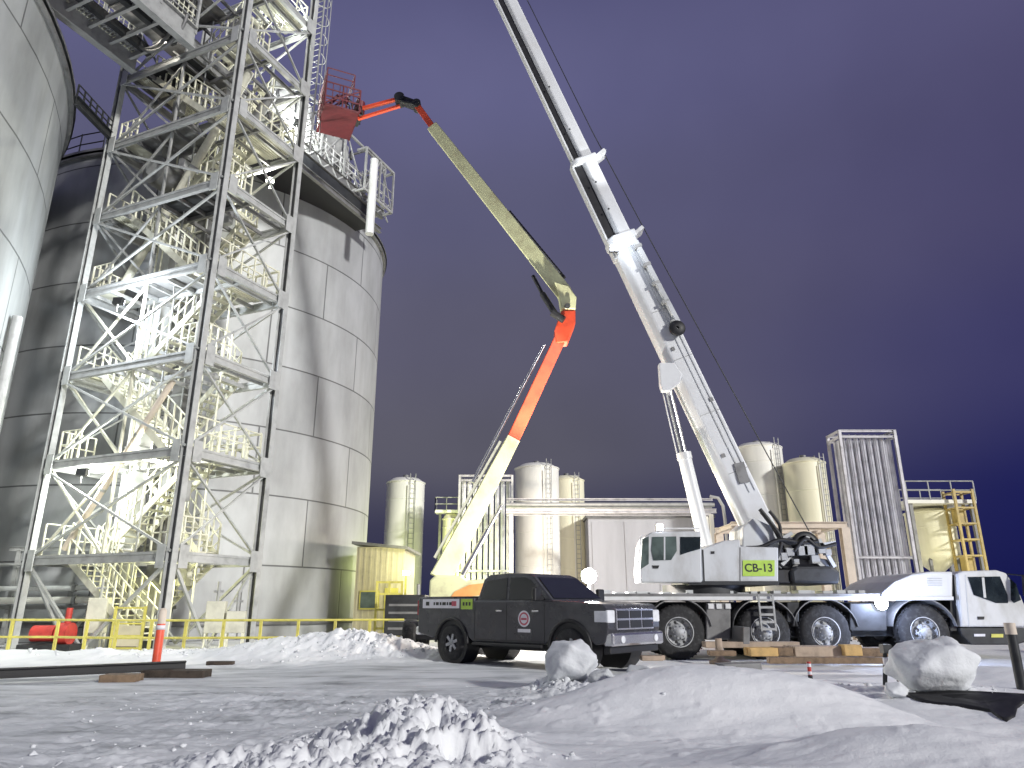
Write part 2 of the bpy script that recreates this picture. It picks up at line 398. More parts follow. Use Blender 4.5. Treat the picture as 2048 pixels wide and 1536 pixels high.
mp = N(t, 'ShaderNodeMapping'); mp.inputs['Scale'].default_value = (.5, 1.9, 1); t.links.new(c.outputs['Object'], mp.inputs[0]); t.links.new(mp.outputs[0], n1.inputs['Vector'])
rd = ramp(t, [(.30, (.22,.23,.24)), (.43, (.50,.52,.54)), (.60, (.70,.72,.74))], 'LINEAR'); t.links.new(n1.outputs['Fac'], rd.inputs[0])
n2 = N(t, 'ShaderNodeTexNoise'); n2.inputs['Scale'].default_value = 1.5; n2.inputs['Detail'].default_value = 7
t.links.new(c.outputs['Object'], n2.inputs['Vector'])
cl = ramp(t, [(.3, (.74,.76,.78)), (.7, (.86,.87,.88))], 'LINEAR'); t.links.new(n2.outputs['Fac'], cl.inputs[0])
# the driven track lies between y=9.5 and y=19, left of x=1.5, wandering edges
def math_(op, a, b=None, cl_=False):
    n = N(t, 'ShaderNodeMath', operation=op); n.use_clamp = cl_
    for i, q in enumerate((a, b)):
        if q is None: continue
        if isinstance(q, (int, float)): n.inputs[i].default_value = q
        else: t.links.new(q, n.inputs[i])
    return n.outputs[0]
wob = math_('MULTIPLY', math_('SUBTRACT', n2.outputs['Fac'], .5), 4.0)
ys_ = math_('ADD', sp.outputs['Y'], wob); xs_ = math_('ADD', sp.outputs['X'], wob)
def step(v, a, b):
    n = N(t, 'ShaderNodeMapRange', interpolation_type='SMOOTHSTEP'); n.inputs['From Min'].default_value = a; n.inputs['From Max'].default_value = b
    t.links.new(v, n.inputs['Value']); return n.outputs[0]
msk = math_('MULTIPLY', math_('MULTIPLY', math_('MAXIMUM', step(ys_, 7.2, 8.8), math_('SUBTRACT', 1.0, step(xs_, -4.2, -2.6))), math_('SUBTRACT', 1.0, step(ys_, 17.2, 18.8))), math_('SUBTRACT', 1.0, step(xs_, -.2, 1.8)))
zk = step(sp.outputs['Z'], .06, .2)
msk = math_('MULTIPLY', msk, math_('SUBTRACT', 1.0, zk))
mxs = N(t, 'ShaderNodeMixRGB'); t.links.new(msk, mxs.inputs[0]); t.links.new(cl.outputs[0], mxs.inputs[1]); t.links.new(rd.outputs[0], mxs.inputs[2])
t.links.new(mxs.outputs[0], p.inputs['Base Color'])
nb = N(t, 'ShaderNodeTexNoise'); nb.inputs['Scale'].default_value = 22; nb.inputs['Detail'].default_value = 6; nb.inputs['Roughness'].default_value = .7
t.links.new(c.outputs['Object'], nb.inputs['Vector'])
bp = N(t, 'ShaderNodeBump'); bp.inputs['Strength'].default_value = .45; bp.inputs['Distance'].default_value = .02
t.links.new(nb.outputs['Fac'], bp.inputs['Height']); t.links.new(bp.outputs[0], p.inputs['Normal'])
MATS['snow'] = m; ground.data.materials.append(m)
mat('snow_lump', (.68,.70,.72), .8, 0, .06, 3, .7, 14, spec=.2)
mat('snow_dirty', (.55,.57,.58), .8, 0, .14, 3, .7, 14, spec=.2)

# loose crumbs of snow nobody could count
def rock(c, r, seed, sc=(1,1,.8), sub=1):
    import bmesh
    bm = bmesh.new(); bmesh.ops.create_icosphere(bm, subdivisions=sub, radius=1)
    vs = []
    for v in bm.verts:
        q = v.co*(.75+.55*mnoise.noise(v.co*1.3+Vector((seed*3.7, seed*1.3, 0))))
        if sub > 2: q += v.co*.10*mnoise.noise(v.co*4+Vector((seed, 0, 0)))+v.co*.05*mnoise.noise(v.co*9+Vector((seed, 3, 0)))
        vs.append((c[0]+q.x*r*sc[0], c[1]+q.y*r*sc[1], c[2]+q.z*r*sc[2]))
    fs = [tuple(v.index for v in f.verts) for f in bm.faces]; bm.free()
    return vs, fs
mb = MB()
spots = [(-1.1,7.9,.9,1.0,60),(-.2,7.2,.7,.7,40),(-1.9,6.4,1.3,.8,80),(-5.0,7.2,2.2,1.4,60),(-3.5,9.5,3,2,60),(-3,11,4.5,2.5,90),(.2,11.2,1.2,.8,40),(1.3,12.8,.8,.5,80),(2.2,11.7,.7,.4,60),(-4,19.6,2.6,1.0,160),(-10,19.8,5,.6,120),(4.6,13.4,2.2,.8,60),(6.8,11.8,.9,.5,110),(1.1,12.4,.7,.4,70)]
for cx, cy, sx, sy, n in spots:
    for k in range(n):
        x = random.gauss(cx, sx*.6); y = random.gauss(cy, sy*.6)
        if y < 4.9: continue
        r = random.choice((.012,.016,.02,.025,.03,.04,.055))*random.uniform(.7,1.2)*(1 if cy < 12 else 1.3)
        if cy > 8.5 and cy < 12: r *= .6
        vs, fs = rock((x, y, H(x, y)+r*.12), r, k*.37+cx, (1, random.uniform(.7,1.2), random.uniform(.5,.9)), 2)
        mb.add(vs, fs, True)
o = mb.build('snow_crumbs', 'snow_lump'); o['kind'] = 'stuff'; o['label'] = 'broken crumbs of snow scattered over the heaps and track'
for (px, py, Y, r, sc, lab, mt) in [
    (1140, 1345, 12.6, .56, (.95,.8,.72), 'pale rounded snow lump in front of the dark pickup nose', 'snow_lump'),
    (1205, 1362, 12.2, .26, (1,.8,.7), 'small snow lump tucked right of the pale rounded one by the pickup', 'snow_dirty'),
    (1790, 1372, 11.6, .20, (1,.9,.7), 'fist sized snow lump left of the big broken block', 'snow_lump'),
    (1282, 1352, 11.6, .36, (.9,.8,.8), 'knobbly grey snow lump at the left foot of the smooth dune', 'snow_dirty'),
    (1868, 1345, 11.9, .72, (.95,.85,.66), 'big broken snow block standing before the crane front wheel', 'snow_lump')]:
    P = at(px, py, Y); th = thing('snow_block', lab, 'snow block', (P.x, P.y, H(P.x, P.y)))
    import bmesh
    rg = random.Random(px); bm = bmesh.new()
    for k in range(15):
        zz = 1-2*(k+.5)/15; an = k*2.39996+rg.uniform(-.3,.3); rr_ = math.sqrt(1-zz*zz); d = Vector((rr_*math.cos(an), rr_*math.sin(an), zz))*rg.uniform(.82, 1.12)
        bm.verts.new((d.x*r*sc[0], d.y*r*sc[1], r*.36+d.z*r*sc[2]))
    res = bmesh.ops.convex_hull(bm, input=bm.verts)
    bmesh.ops.delete(bm, geom=[g_ for g_ in res['geom_interior'] if isinstance(g_, bmesh.types.BMVert)], context='VERTS')
    bmesh.ops.triangulate(bm, faces=bm.faces); bmesh.ops.subdivide_edges(bm, edges=list(bm.edges), cuts=7, use_grid_fill=True)
    for _ in range(1): bmesh.ops.smooth_vert(bm, verts=bm.verts, factor=.5, use_axis_x=True, use_axis_y=True, use_axis_z=True)
    for v in bm.verts: v.co += v.co.normalized()*r*(.07*mnoise.noise(v.co*5+Vector((px,0,0)))+.035*mnoise.noise(v.co*14)+.02*mnoise.noise(v.co*30))
    vs = [tuple(v.co) for v in bm.verts]; fs = [[v.index for v in f.verts] for f in bm.faces]; bm.free()
    MB().add(vs, fs, True).build('block', mt, th)
# ---------------------------------------------------------------- grain silos
silo_mat('silo_plate', (.39,.40,.41), 3.0, 5.6, 9.7, .30)
silo_mat('silo_plate_wide', (.40,.415,.41), 3.1, 7.0, 18, .34)
def silo(cx, cy, r, zt, label, m, n=96):
    th = thing('grain_silo', label, 'silo', (cx, cy, 0), 0, 'big steel grain silos')
    vs = []; 
    rows = [-.5, zt*.25, zt*.5, zt*.75, zt]
    mbm = MB(); mbm.lathe([(r, z) for z in rows], n=n)
    o = mbm.build('wall', m, th)
    uvl = o.data.uv_layers.new(name='UVMap')
    for poly in o.data.polygons:
        cc = Vector((0,0,0))
        for vi in poly.vertices: cc += o.data.vertices[vi].co
        a0 = math.atan2(cc.y, cc.x)
        for li in poly.loop_indices:
            co_ = o.data.vertices[o.data.loops[li].vertex_index].co
            a = math.atan2(co_.y, co_.x)
            while a-a0 > math.pi: a -= 2*math.pi
            while a-a0 < -math.pi: a += 2*math.pi
            uvl.data[li].uv = (a*r, co_.z)
    MB().lathe([(r+.22, zt-.02), (r+.22, zt+.10), (r*.6, zt+r*.10), (.6, zt+r*.2), (0.01, zt+r*.2)], n=n).build('roof', 'galv_dark', th)
    MB().lathe([(r+.003, zt-.22), (r+.16, zt-.22), (r+.16, zt-.10), (r+.003, zt-.10)], n=n, sharp=False).build('top_ring', 'galv_dark', th)
    MB().lathe([(r+.003, .55), (r+.10, .55), (r+.10, .75), (r+.003, .75)], n=n).build('base_ring', 'galv_dark', th)
    return th
s2 = silo(-17.55, 38.2, 9.7, 21.7, 'wide grey plate steel silo standing behind the lattice stair tower', 'silo_plate')
s1 = silo(-33.0, 14.4, 18.0, 20.3, 'huge pale silo cut by the left edge of the photo', 'silo_plate_wide')
# roof edge rail with drive motor on the far silo
mb = MB()
pts = [(9.75*math.cos(a), 9.75*math.sin(a)) for a in [R(x) for x in range(180, 262, 8)]]
for i in range(len(pts)):
    mb.tube((pts[i][0], pts[i][1], 21.8), (pts[i][0], pts[i][1], 22.9), .03, 6)
    if i: 
        for z in (22.3, 22.85): mb.tube((pts[i-1][0], pts[i-1][1], z), (pts[i][0], pts[i][1], z), .03, 6)
mb.build('roof_railing', 'dark_steel', s2)
MB().box((-8.2,-5.2,22.0), (-7.2,-4.3,22.9)).tube((-7.7,-5.6,22.5), (-7.7,-4,22.5), .28, 12).build('drive_motor', 'dark_steel', s2)
# thin inspection ladder on the lit flank of the far silo
mb = MB(); aa = R(-72)
q = Vector((math.cos(aa), math.sin(aa), 0)); tq = Vector((-q.y, q.x, 0))
for s in (-.2, .2): mb.bar(q*9.9+tq*s+Vector((0,0,.5)), q*9.9+tq*s+Vector((0,0,9.5)), .04, .04)
for k in range(30): mb.bar(q*9.9-tq*.2+Vector((0,0,.7+k*.3)), q*9.9+tq*.2+Vector((0,0,.7+k*.3)), .025, .025)
mb.build('ladder', 'galv_dark', s2)
# vertical pipe clipped to the near silo
q = Vector((math.cos(R(24)), math.sin(R(24)), 0))*18.2
MB().tube(q+Vector((0,0,.2)), q+Vector((0,0,10.5)), .16, 10).build('down_pipe', 'galvanised', s1)

# ---------------------------------------------------------------- lattice stair tower
C0 = Vector((-10.27, 22.0, 0)); TRZ = math.atan2(.917, .4)
LB, LA = 3.6, 6.6
LV = [0, 2.8, 6.05, 9.3, 12.55, 15.8, 19.05, 22.3, 25.55, 28.8]
tw = thing('stair_tower', 'tall galvanised lattice tower with zigzag stairs beside the silos', 'tower', C0, TRZ)
corners = [(0,0), (LB,0), (LB,LA), (0,LA)]
for (x, y) in corners:
    lg = MB().bar((x,y-.125,-.3), (x,y-.125,LV[-1]+.2), .21, .03, up=(0,1,0)).bar((x,y+.125,-.3), (x,y+.125,LV[-1]+.2), .21, .03, up=(0,1,0)).build('leg', 'brace_pale', tw)
    MB().bar((x,y,-.3), (x,y,LV[-1]+.2), .025, .22, up=(0,1,0)).build('leg_web', 'leg_dark', lg)
faces = [((0,0),(0,LA)), ((0,0),(LB,0)), ((LB,0),(LB,LA)), ((0,LA),(LB,LA))]
for k in range(1, len(LV)):
    z = LV[k]
    for fi, (a, b) in enumerate(faces):
        d = Vector((b[0]-a[0], b[1]-a[1])).normalized()
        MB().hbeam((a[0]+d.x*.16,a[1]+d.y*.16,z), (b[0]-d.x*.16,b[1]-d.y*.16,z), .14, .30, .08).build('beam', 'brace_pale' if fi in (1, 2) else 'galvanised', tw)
        z0 = LV[k-1]+.15; z1 = z-.15
        off = {0: (-.06,0), 1: (0,-.06), 2: (.06,0), 3: (0,.06)}[fi]
        if k == 1:
            mid = ((a[0]+b[0])/2, (a[1]+b[1])/2)
            m_ = MB().bar((a[0]+d.x*.1,a[1]+d.y*.1,z1), (mid[0],mid[1],.1), .09, .09).bar((b[0]-d.x*.1,b[1]-d.y*.1,z1), (mid[0],mid[1],.1), .09, .09)
        elif fi in (0, 2):
            mid = ((a[0]+b[0])/2, (a[1]+b[1])/2)
            m_ = MB()
            # two crossed panels: a big X over the whole bay
            m_.bar((a[0]+off[0],a[1]+off[1],z0), (b[0]+off[0],b[1]+off[1],z1), .075, .07)
            m_.bar((a[0]-off[0],a[1]-off[1],z1), (b[0]-off[0],b[1]-off[1],z0), .075, .07)
        else:
            m_ = MB().bar((a[0]+off[0],a[1]+off[1],z0), (b[0]+off[0],b[1]+off[1],z1), .08, .06).bar((a[0]-off[0],a[1]-off[1],z1), (b[0]-off[0],b[1]-off[1],z0), .08, .06)
        m_.build('cross_brace', 'brace_pale', tw)
# gusset plates at the joints of the two near faces
for z in LV[1:-1]:
    for lo_, hi_ in (((-.155,.14,z-.35),(-.130,.48,z+.35)), ((-.155,LA-.48,z-.35),(-.130,LA-.14,z+.35)), ((.13,-.17,z-.35),(.48,-.145,z+.35)), ((LB-.48,-.17,z-.35),(LB-.13,-.145,z+.35))):
        MB().box(lo_, hi_).build('gusset_plate', 'brace_pale', tw)
# zigzag stairs, each flight its own part
def rail(mb, p0, p1, n=4, h=1.05, r=.024):
    p0, p1 = Vector(p0), Vector(p1)
    for i in range(n+1):
        q = p0.lerp(p1, i/n); mb.bar(q, q+Vector((0,0,h)), .05, .05)
    for hh in (h, h*.52): mb.tube(p0+Vector((0,0,hh)), p1+Vector((0,0,hh)), r*1.15, 6)
    return mb
def flight(x0, y0, y1, z0, z1, n=15, wdt=.95):
    mb = MB()
    for s in (0, wdt): mb.bar((x0+s,y0,z0), (x0+s,y1,z1), .05, .24)
    for i in range(n):
        f = (i+.5)/n; y = y0+(y1-y0)*f; z = z0+(z1-z0)*f
        mb.box((x0+.03, y-.12, z), (x0+wdt-.03, y+.12, z+.04))
    o = mb.build('stair_flight', 'cream_steel', tw)
    r_ = MB()
    for s in (0, wdt): rail(r_, (x0+s,y0,z0+.1), (x0+s,y1,z1+.1), 11)
    r_.build('handrail', 'cream_rail', o)
for k in range(0, 8):
    za, zb = (LV[k] if k else .15), LV[k+1]
    zm = (za+zb)/2
    if k % 2 == 0: flight(.45, 1.35, 5.3, za+.1, zb+.1)
    else: flight(1.55, 5.3, 1.35, za+.1, zb+.1)
    y0, y1 = (5.3, 6.4) if k % 2 == 0 else (.2, 1.35)
    l = MB().box((.2, y0, zb+.155), (LB-.2, y1, zb+.19))
    for q in range(9): l.bar((.2, y0+.06+q*.12, zb+.145), (LB-.2, y0+.06+q*.12, zb+.145), .03, .05)
    lo = l.build('landing', 'cream_steel', tw)
    r_ = MB(); yy = y1-.02 if k % 2 == 0 else y0+.02
    rail(r_, (.25, yy, zb+.2), (LB-.2, yy, zb+.2), 5)
    rail(r_, (LB-.2, y0, zb+.2), (LB-.2, y1, zb+.2), 2); rail(r_, (2.6, y1 if k%2 else y0, zb+.2), (LB-.2, y1 if k%2 else y0, zb+.2), 2)
    r_.build('landing_rail', 'cream_rail', lo)
for k in range(0, 8):
    z = LV[k+1]+.16; y0, y1 = (.2, 1.2) if k % 2 == 0 else (5.4, 6.4)
    lo = MB().box((.2, y0, z), (1.5, y1, z+.04)).build('landing', 'cream_steel', tw)
    r_ = MB(); yy = y0+.02 if k % 2 == 0 else y1-.02; rail(r_, (.2, yy, z+.04), (1.5, yy, z+.04), 4); rail(r_, (.22, y0, z+.04), (.22, y1, z+.04), 3); r_.build('landing_rail', 'cream_rail', lo)
    if k < 7:
        zm = (LV[k]+LV[k+1])/2 if k else 1.6
        a_ = 2.55
        fl_ = MB()
        for s_ in (0, .8): fl_.bar((a_+s_, (5.0 if k % 2 == 0 else 1.6), LV[k]+.2), (a_+s_, (1.6 if k % 2 == 0 else 5.0), LV[k+1]+.1), .05, .2)
        for q in range(14):
            f = (q+.5)/14; yq = (5.0-3.4*f) if k % 2 == 0 else (1.6+3.4*f); zq = LV[k]+.2+(LV[k+1]-LV[k]-.1)*f; fl_.box((a_+.03, yq-.11, zq), (a_+.77, yq+.11, zq+.04))
        fo_ = fl_.build('stair_flight', 'cream_steel', tw)
        r_ = MB(); rail(r_, (a_+.8, (5.0 if k % 2 == 0 else 1.6), LV[k]+.3), (a_+.8, (1.6 if k % 2 == 0 else 5.0), LV[k+1]+.2), 10); r_.build('handrail', 'cream_rail', fo_)
# side walkways seen through the right face
for z, y in ((LV[2], .2), (LV[4], .2), (LV[3], 3.9), (LV[6], .2), (LV[5], 3.6)):
    mb = MB().box((2.6, y, z+.2), (LB-.2, y+2.4, z+.24)); lo = mb.build('side_walkway', 'cream_steel', tw)
    r_ = MB(); rail(r_, (LB-.22, y, z+.24), (LB-.22, y+2.4, z+.24), 3); rail(r_, (2.62, y, z+.24), (2.62, y+2.4, z+.24), 3); r_.build('walkway_rail', 'cream_rail', lo)

for k in range(1, 9):
    mb = MB(); z = LV[k]-.02
    for q in range(7): mb.bar((.12, .5+q*.93, z), (LB-.12, .5+q*.93, z), .09, .14)
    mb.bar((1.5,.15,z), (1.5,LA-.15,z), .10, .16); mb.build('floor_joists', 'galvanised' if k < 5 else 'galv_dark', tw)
    if k >= 4:
        mb = MB(); x0 = random.choice((.2, 1.9)); y0 = random.uniform(.4, 3.2); mb.box((x0, y0, z+.09), (x0+1.4, y0+2.6, z+.13)); mb.build('floor_plate', 'dark_steel' if k % 2 else 'galv_dark', tw)
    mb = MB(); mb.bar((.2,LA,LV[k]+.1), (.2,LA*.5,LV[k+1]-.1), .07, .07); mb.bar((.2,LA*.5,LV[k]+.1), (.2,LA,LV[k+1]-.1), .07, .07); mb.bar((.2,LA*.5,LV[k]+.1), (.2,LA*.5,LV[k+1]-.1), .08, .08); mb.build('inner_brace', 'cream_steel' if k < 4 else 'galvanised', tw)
def tl(x, y, z):
    """tower local -> world"""
    return C0+Vector((x*.4-y*.917, x*.917+y*.4, z))
# elevator casings and spouts (things of their own, bolted inside the tower)
g = thing('elevator_casing', 'grey square elevator trunk rising inside the tower behind the stairs', 'elevator', tl(2.9, 3.9, 0), TRZ)
MB().box((-.22,-.3,0), (.22,.3,27)).build('casing', 'galv_dark', g, bevel=.01)
mb = MB()
for z in range(1, 27, 2): mb.box((-.26,-.34,z), (.26,.34,z+.07))
mb.build('flange_rings', 'galvanised', g)
g = thing('elevator_casing', 'pale square elevator trunk rising inside the tower near its left legs', 'elevator', tl(2.4, 5.2, 0), TRZ)
MB().box((-.25,-.35,.4), (.25,.35,21)).build('casing', 'white_paint', g, bevel=.01)
mb = MB()
for z in range(1, 20, 3): mb.box((-.29,-.39,z), (.29,.39,z+.07))
mb.build('flange_rings', 'galvanised', g)
MB().box((-.5,-.6,0), (.5,.6,.9)).build('boot', 'white_paint', g, bevel=.02)
def spout(label, p0, p1, r, m, grp='grain spouts sloping through the tower'):
    p0, p1 = Vector(p0), Vector(p1); th = thing('grain_spout', label, 'grain spout', (p1.x, p1.y, p1.z), 0, grp)
    MB().tube(p0, p1, r, 14).build('pipe', m, th, world=True)
    mb = MB(); d = (p1-p0); L = d.length; d.normalize()
    for i in range(1, int(L/2.2)): q = p0+d*(i*2.2); MB().tube(q-d*.05, q+d*.05, r*1.18, 14).build('flange_ring', 'galvanised', th, world=True)
spout('wide tan spout sloping down through the upper tower', tl(1.0, .5, 21.5), tl(1.2, 6.2, 13.0), .16, 'cream_steel')
spout('thin brown spout sloping down behind the lowest tower bays', tl(.3, 1.4, 8.6), tl(.5, 5.6, 3.2), .11, 'tan_steel')
spout('thin grey spout from the tower top toward the far silo roof', tl(1.8, 1.0, 27), tl(4.6, 5.6, 21.8), .13, 'galvanised')
spout('pale spout dropping steeply beside the left tower leg', tl(2.2, 5.9, 12.2), tl(3.0, 5.2, 4.0), .20, 'white_paint')
spout('dark spout crossing the tower just under the conveyor gallery', tl(2.9, 1.2, 22), tl(2.6, 5.9, 15.5), .22, 'galv_dark')
random.seed(21)
g = thing('conduit_bundle', 'bundle of thin pale conduits climbing between the tower stairs', 'conduits', tl(2.0, 2.6, 0), TRZ)
for k in range(7):
    x = random.uniform(-1.2, 1.2); y = random.uniform(-1.6, 2.6)
    MB().path([(x,y,.3),(x,y,6+k*1.2),(x+.25,y+.5,7+k*1.2),(x+.25,y+.5,20+k)], .035, 6).build('conduit', 'brace_pale' if k % 2 else 'cream_rail', g)
for k in range(8):
    z = 2+k*2.7; x = random.uniform(-1.2,.9); y = random.uniform(-1.5,2.4)
    MB().box((x,y,z),(x+.25,y+.5,z+.7)).build('junction_box', 'galvanised' if k % 2 else 'cream_steel', g, bevel=.015)
# round motor housing inside the top bays
g = thing('fan_housing', 'round grey fan housing hung in the upper tower bays', 'fan', tl(1.2, 4.7, 18.0), TRZ)
MB().tube((-.5,0,0), (.5,0,0), .62, 24).build('housing', 'galv_dark', g, bevel=.02)
MB().tube((-.62,0,0), (-.5,0,0), .3, 20).build('inlet', 'galvanised', g)
MB().box((-.4,-.2,.5), (.4,.2,1.3)).build('outlet_duct', 'galvanised', g)
# ladder hoops on the top right leg
g = thing('caged_ladder', 'caged ladder climbing the top right leg of the tower', 'ladder', tl(LB+.25, -.1, 19.4), TRZ)
mb = MB()
for s in (-.22, .22): mb.bar((.0,s,0), (.0,s,9.5), .05, .05)
for k in range(31): mb.bar((0,-.22,.2+k*.3), (0,.22,.2+k*.3), .03, .03)
mb.build('rungs', 'galvanised', g)
mb = MB()
for k in range(9):
    mb.path([(.0+.35*math.sin(a)*1.6, -.22*math.cos(a)*1.5, .8+k*1.05) for a in [R(q) for q in range(0, 181, 20)]], .02, 6)
for s in (-.2, 0, .2): mb.bar((.5,s,.8), (.5,s,9.2), .03, .02)
mb.build('safety_cage', 'galvanised', g)

# ---------------------------------------------------------------- conveyor gallery through the tower head
gv = thing('conveyor_gallery', 'open steel conveyor gallery passing overhead from the tower to the silo roof', 'gallery', tl(-15, 3.9, 22.4), TRZ)
GX0, GX1, GY0, GY1, GZ0, GZH = -15.0, 13.0, 2.3, 5.5, 22.62, 3.0
def gl(x, y, z): return (x+15, y-3.9, z-22.4)
for y in (GY0, GY1):
    MB().hbeam(gl(GX0,y,GZ0), gl(-.3,y,GZ0), .30, 1.0, .05).build('floor_girder', 'galvanised', gv)
    MB().hbeam(gl(LB+.3,y,GZ0-.6), gl(GX1,y,GZ0-.6), .22, .5, .03).build('floor_girder', 'galv_dark', gv)
for seg in ((GX0, -.3, 0), (LB+.3, GX1, -.6)):
    x = seg[0]; dz = seg[2]
    cb = MB()
    while x <= seg[1]:
        cb.bar(gl(x,GY0,GZ0+dz), gl(x,GY1,GZ0+dz), .12, .16); x += .9
    cb.build('cross_members', 'galvanised', gv)
    gr = MB(); x = seg[0]
    while x <= seg[1]:
        gr.bar(gl(x,GY0+.1,GZ0+dz+.2), gl(x,GY0+1.0,GZ0+dz+.2), .025, .05); gr.bar(gl(x,GY1-1.0,GZ0+dz+.2), gl(x,GY1-.1,GZ0+dz+.2), .025, .05); x += .16
    gr.build('grating', 'galvanised', gv)
    for y in (GY0, GY1):
        tp = MB(); n = max(2, int((seg[1]-seg[0])/1.6)); zt = GZ0+dz+GZH
        tp.bar(gl(seg[0],y,zt), gl(seg[1],y,zt), .10, .12)
        for i in range(n+1):
            xx = seg[0]+(seg[1]-seg[0])*i/n; tp.bar(gl(xx,y,GZ0+dz+.25), gl(xx,y,zt), .10, .10)
            if i:
                xp = seg[0]+(seg[1]-seg[0])*(i-1)/n
                tp.bar(gl(xp,y,GZ0+dz+.25), gl(xx,y,zt), .06, .06) if i % 2 else tp.bar(gl(xp,y,zt), gl(xx,y,GZ0+dz+.25), .06, .06)
        for hh in (.6, 1.1): tp.tube(gl(seg[0],y,GZ0+dz+.25+hh), gl(seg[1],y,GZ0+dz+.25+hh), .028, 6)
        tp.build('side_truss', 'galvanised', gv)
    tr = MB(); n = int((seg[1]-seg[0])/1.6)
    for i in range(n+1):
        xx = seg[0]+(seg[1]-seg[0])*i/n; tr.bar(gl(xx,GY0,GZ0+dz+GZH), gl(xx,GY1,GZ0+dz+GZH), .08, .10)
    tr.build('roof_ties', 'galvanised', gv)
MB().box(gl(GX0,3.45,GZ0+.45), gl(9.0,4.35,GZ0+1.15)).build('conveyor_trough', 'galv_dark', gv, bevel=.02)
mb = MB(); x = GX0+.5
while x < 8.8: mb.box(gl(x,3.38,GZ0+.4), gl(x+.08,4.42,GZ0+1.22)); x += 2.0
mb.build('trough_flanges', 'galvanised', gv)
MB().tube(gl(6.4,2.9,GZ0-.2), gl(6.4,2.9,GZ0+1.9), .62, 24).build('cyclone_drum', 'white_paint', gv, bevel=.02)
MB().tube(gl(6.4,2.9,GZ0-.2), gl(6.4,2.9,GZ0-1.0), .62, 24, r2=.2).build('cyclone_cone', 'white_paint', gv)
MB().box(gl(9.4,3.0,GZ0-.2), gl(11.0,4.6,GZ0+1.5)).build('drive_box', 'galv_dark', gv, bevel=.03)
MB().box(gl(5.0,GY0-.06,GZ0-1.5), gl(11.6,GY0+.5,GZ0-.95)).build('skirt_plate', 'dark_steel', gv)
MB().tube(gl(10.9,GY0-.75,19.6), gl(10.9,GY0-.75,GZ0+1.4), .22, 18).build('drop_pipe', 'white_paint', gv)
# small end platform standing proud of the gallery
mb = MB()
for z in (GZ0-.6, GZ0+1.9):
    mb.bar(gl(10.4,GY0-.6,z), gl(GX1,GY0-.6,z), .10, .12); mb.bar(gl(10.4,GY0-.6,z), gl(10.4,GY0,z), .1, .12); mb.bar(gl(GX1,GY0-.6,z), gl(GX1,GY0,z), .1, .12)
for x in (10.4, 11.7, 13.0): mb.bar(gl(x,GY0-.6,GZ0-.6), gl(x,GY0-.6,GZ0+1.9), .09, .09)
for h in (.2,.7,1.2): mb.tube(gl(10.4,GY0-.6,GZ0-.6+h), gl(13,GY0-.6,GZ0-.6+h), .026, 6)
mb.bar(gl(10.4,GY0-.6,GZ0-.6), gl(11.7,GY0-.6,GZ0+1.9), .06, .06); mb.bar(gl(13,GY0-.6,GZ0-.6), gl(11.7,GY0-.6,GZ0+1.9), .06, .06)
mb.build('end_platform', 'galvanised', gv)
# cable hoops curling round the gallery underside inside the tower
g = thing('cable_loops', 'two dark round cable loops hanging under the gallery at the tower top', 'cable', tl(-.6, 3.4, 22), TRZ)
for rr, yy in ((1.25, .0), (1.0, .35)):
    MB().path([(-.3, rr*math.cos(a)+yy, 1.2+rr*.95*math.sin(a)) for a in [R(q) for q in range(180, 365, 12)]], .07, 8).build('loop', 'galv_dark', g)
random.seed(5)
mb = MB()
for k in range(26):
    x = random.uniform(4.2, 12.6); y = random.uniform(GY0+.1, GY1-.1); z = GZ0+random.uniform(-.3, 2.2); w_ = random.uniform(.1,.35)
    mb.box(gl(x, y, z), (gl(x, y, z)[0]+w_, gl(x, y, z)[1]+w_, gl(x, y, z)[2]+random.uniform(.15,.7)))
mb.build('control_boxes', 'galv_dark', gv)
mb = MB()
for k in range(14):
    x = 4.2+k*.62; mb.bar(gl(x, GY0+.05, GZ0-.3), gl(x, GY0+.05, GZ0+1.0), .05, .05)
for z in (0, .35, .7, 1.0): mb.tube(gl(4.2, GY0+.05, GZ0-.3+z), gl(12.9, GY0+.05, GZ0-.3+z), .03, 6)
mb.build('kick_railing', 'white_paint', gv)
for yy in (GY0+.06, GY1-.06):
    mb = MB(); x = -14.8
    while x < -.4: mb.bar(gl(x, yy, GZ0+.3), gl(x, yy, GZ0+1.5), .03, .03); x += .22
    for z in (.3, .7, 1.1, 1.5): mb.tube(gl(-14.8, yy, GZ0+z), gl(-.4, yy, GZ0+z), .03, 6)
    mb.build('picket_rail', 'cream_rail', gv)
MB().box(gl(-15, 3.1, GZ0-.05), gl(-.4, 3.35, GZ0+.3)).box(gl(-15, 4.5, GZ0-.05), gl(-.4, 4.75, GZ0+.3)).build('stringers', 'dark_steel', gv)
MB().box(gl(4.4, GY0+.05, GZ0-1.75), gl(12.2, GY0+2.4, GZ0-.95)).build('soffit_shade', 'black', gv)  # black box stands in for the shadow under the platform
mb = MB()
for k in range(10): mb.path([gl(-14+k*1.4, 2.7, GZ0+.3), gl(-13.6+k*1.4, 2.9, GZ0+1.8), gl(-13.1+k*1.4, 2.7, GZ0+2.8)], .04, 6)
mb.build('conduits', 'galvanised', gv)
for xa, xb in ((4.4,7.2),(8.2,10.0)):
    MB().box(gl(xa, GY0+.25, GZ0+.1), gl(xb, GY0+1.3, GZ0+1.9)).build('equipment_cabinet', 'galvanised', gv, bevel=.02)
mb = MB()
for k in range(8):
    x = 4.3+k*1.15; mb.bar(gl(x, GY0-.02, GZ0-.8), gl(x+1.15, GY0-.02, GZ0+.3), .06, .06); mb.bar(gl(x+1.15, GY0-.02, GZ0-.8), gl(x, GY0-.02, GZ0+.3), .06, .06)
mb.build('lower_lattice', 'brace_pale', gv)
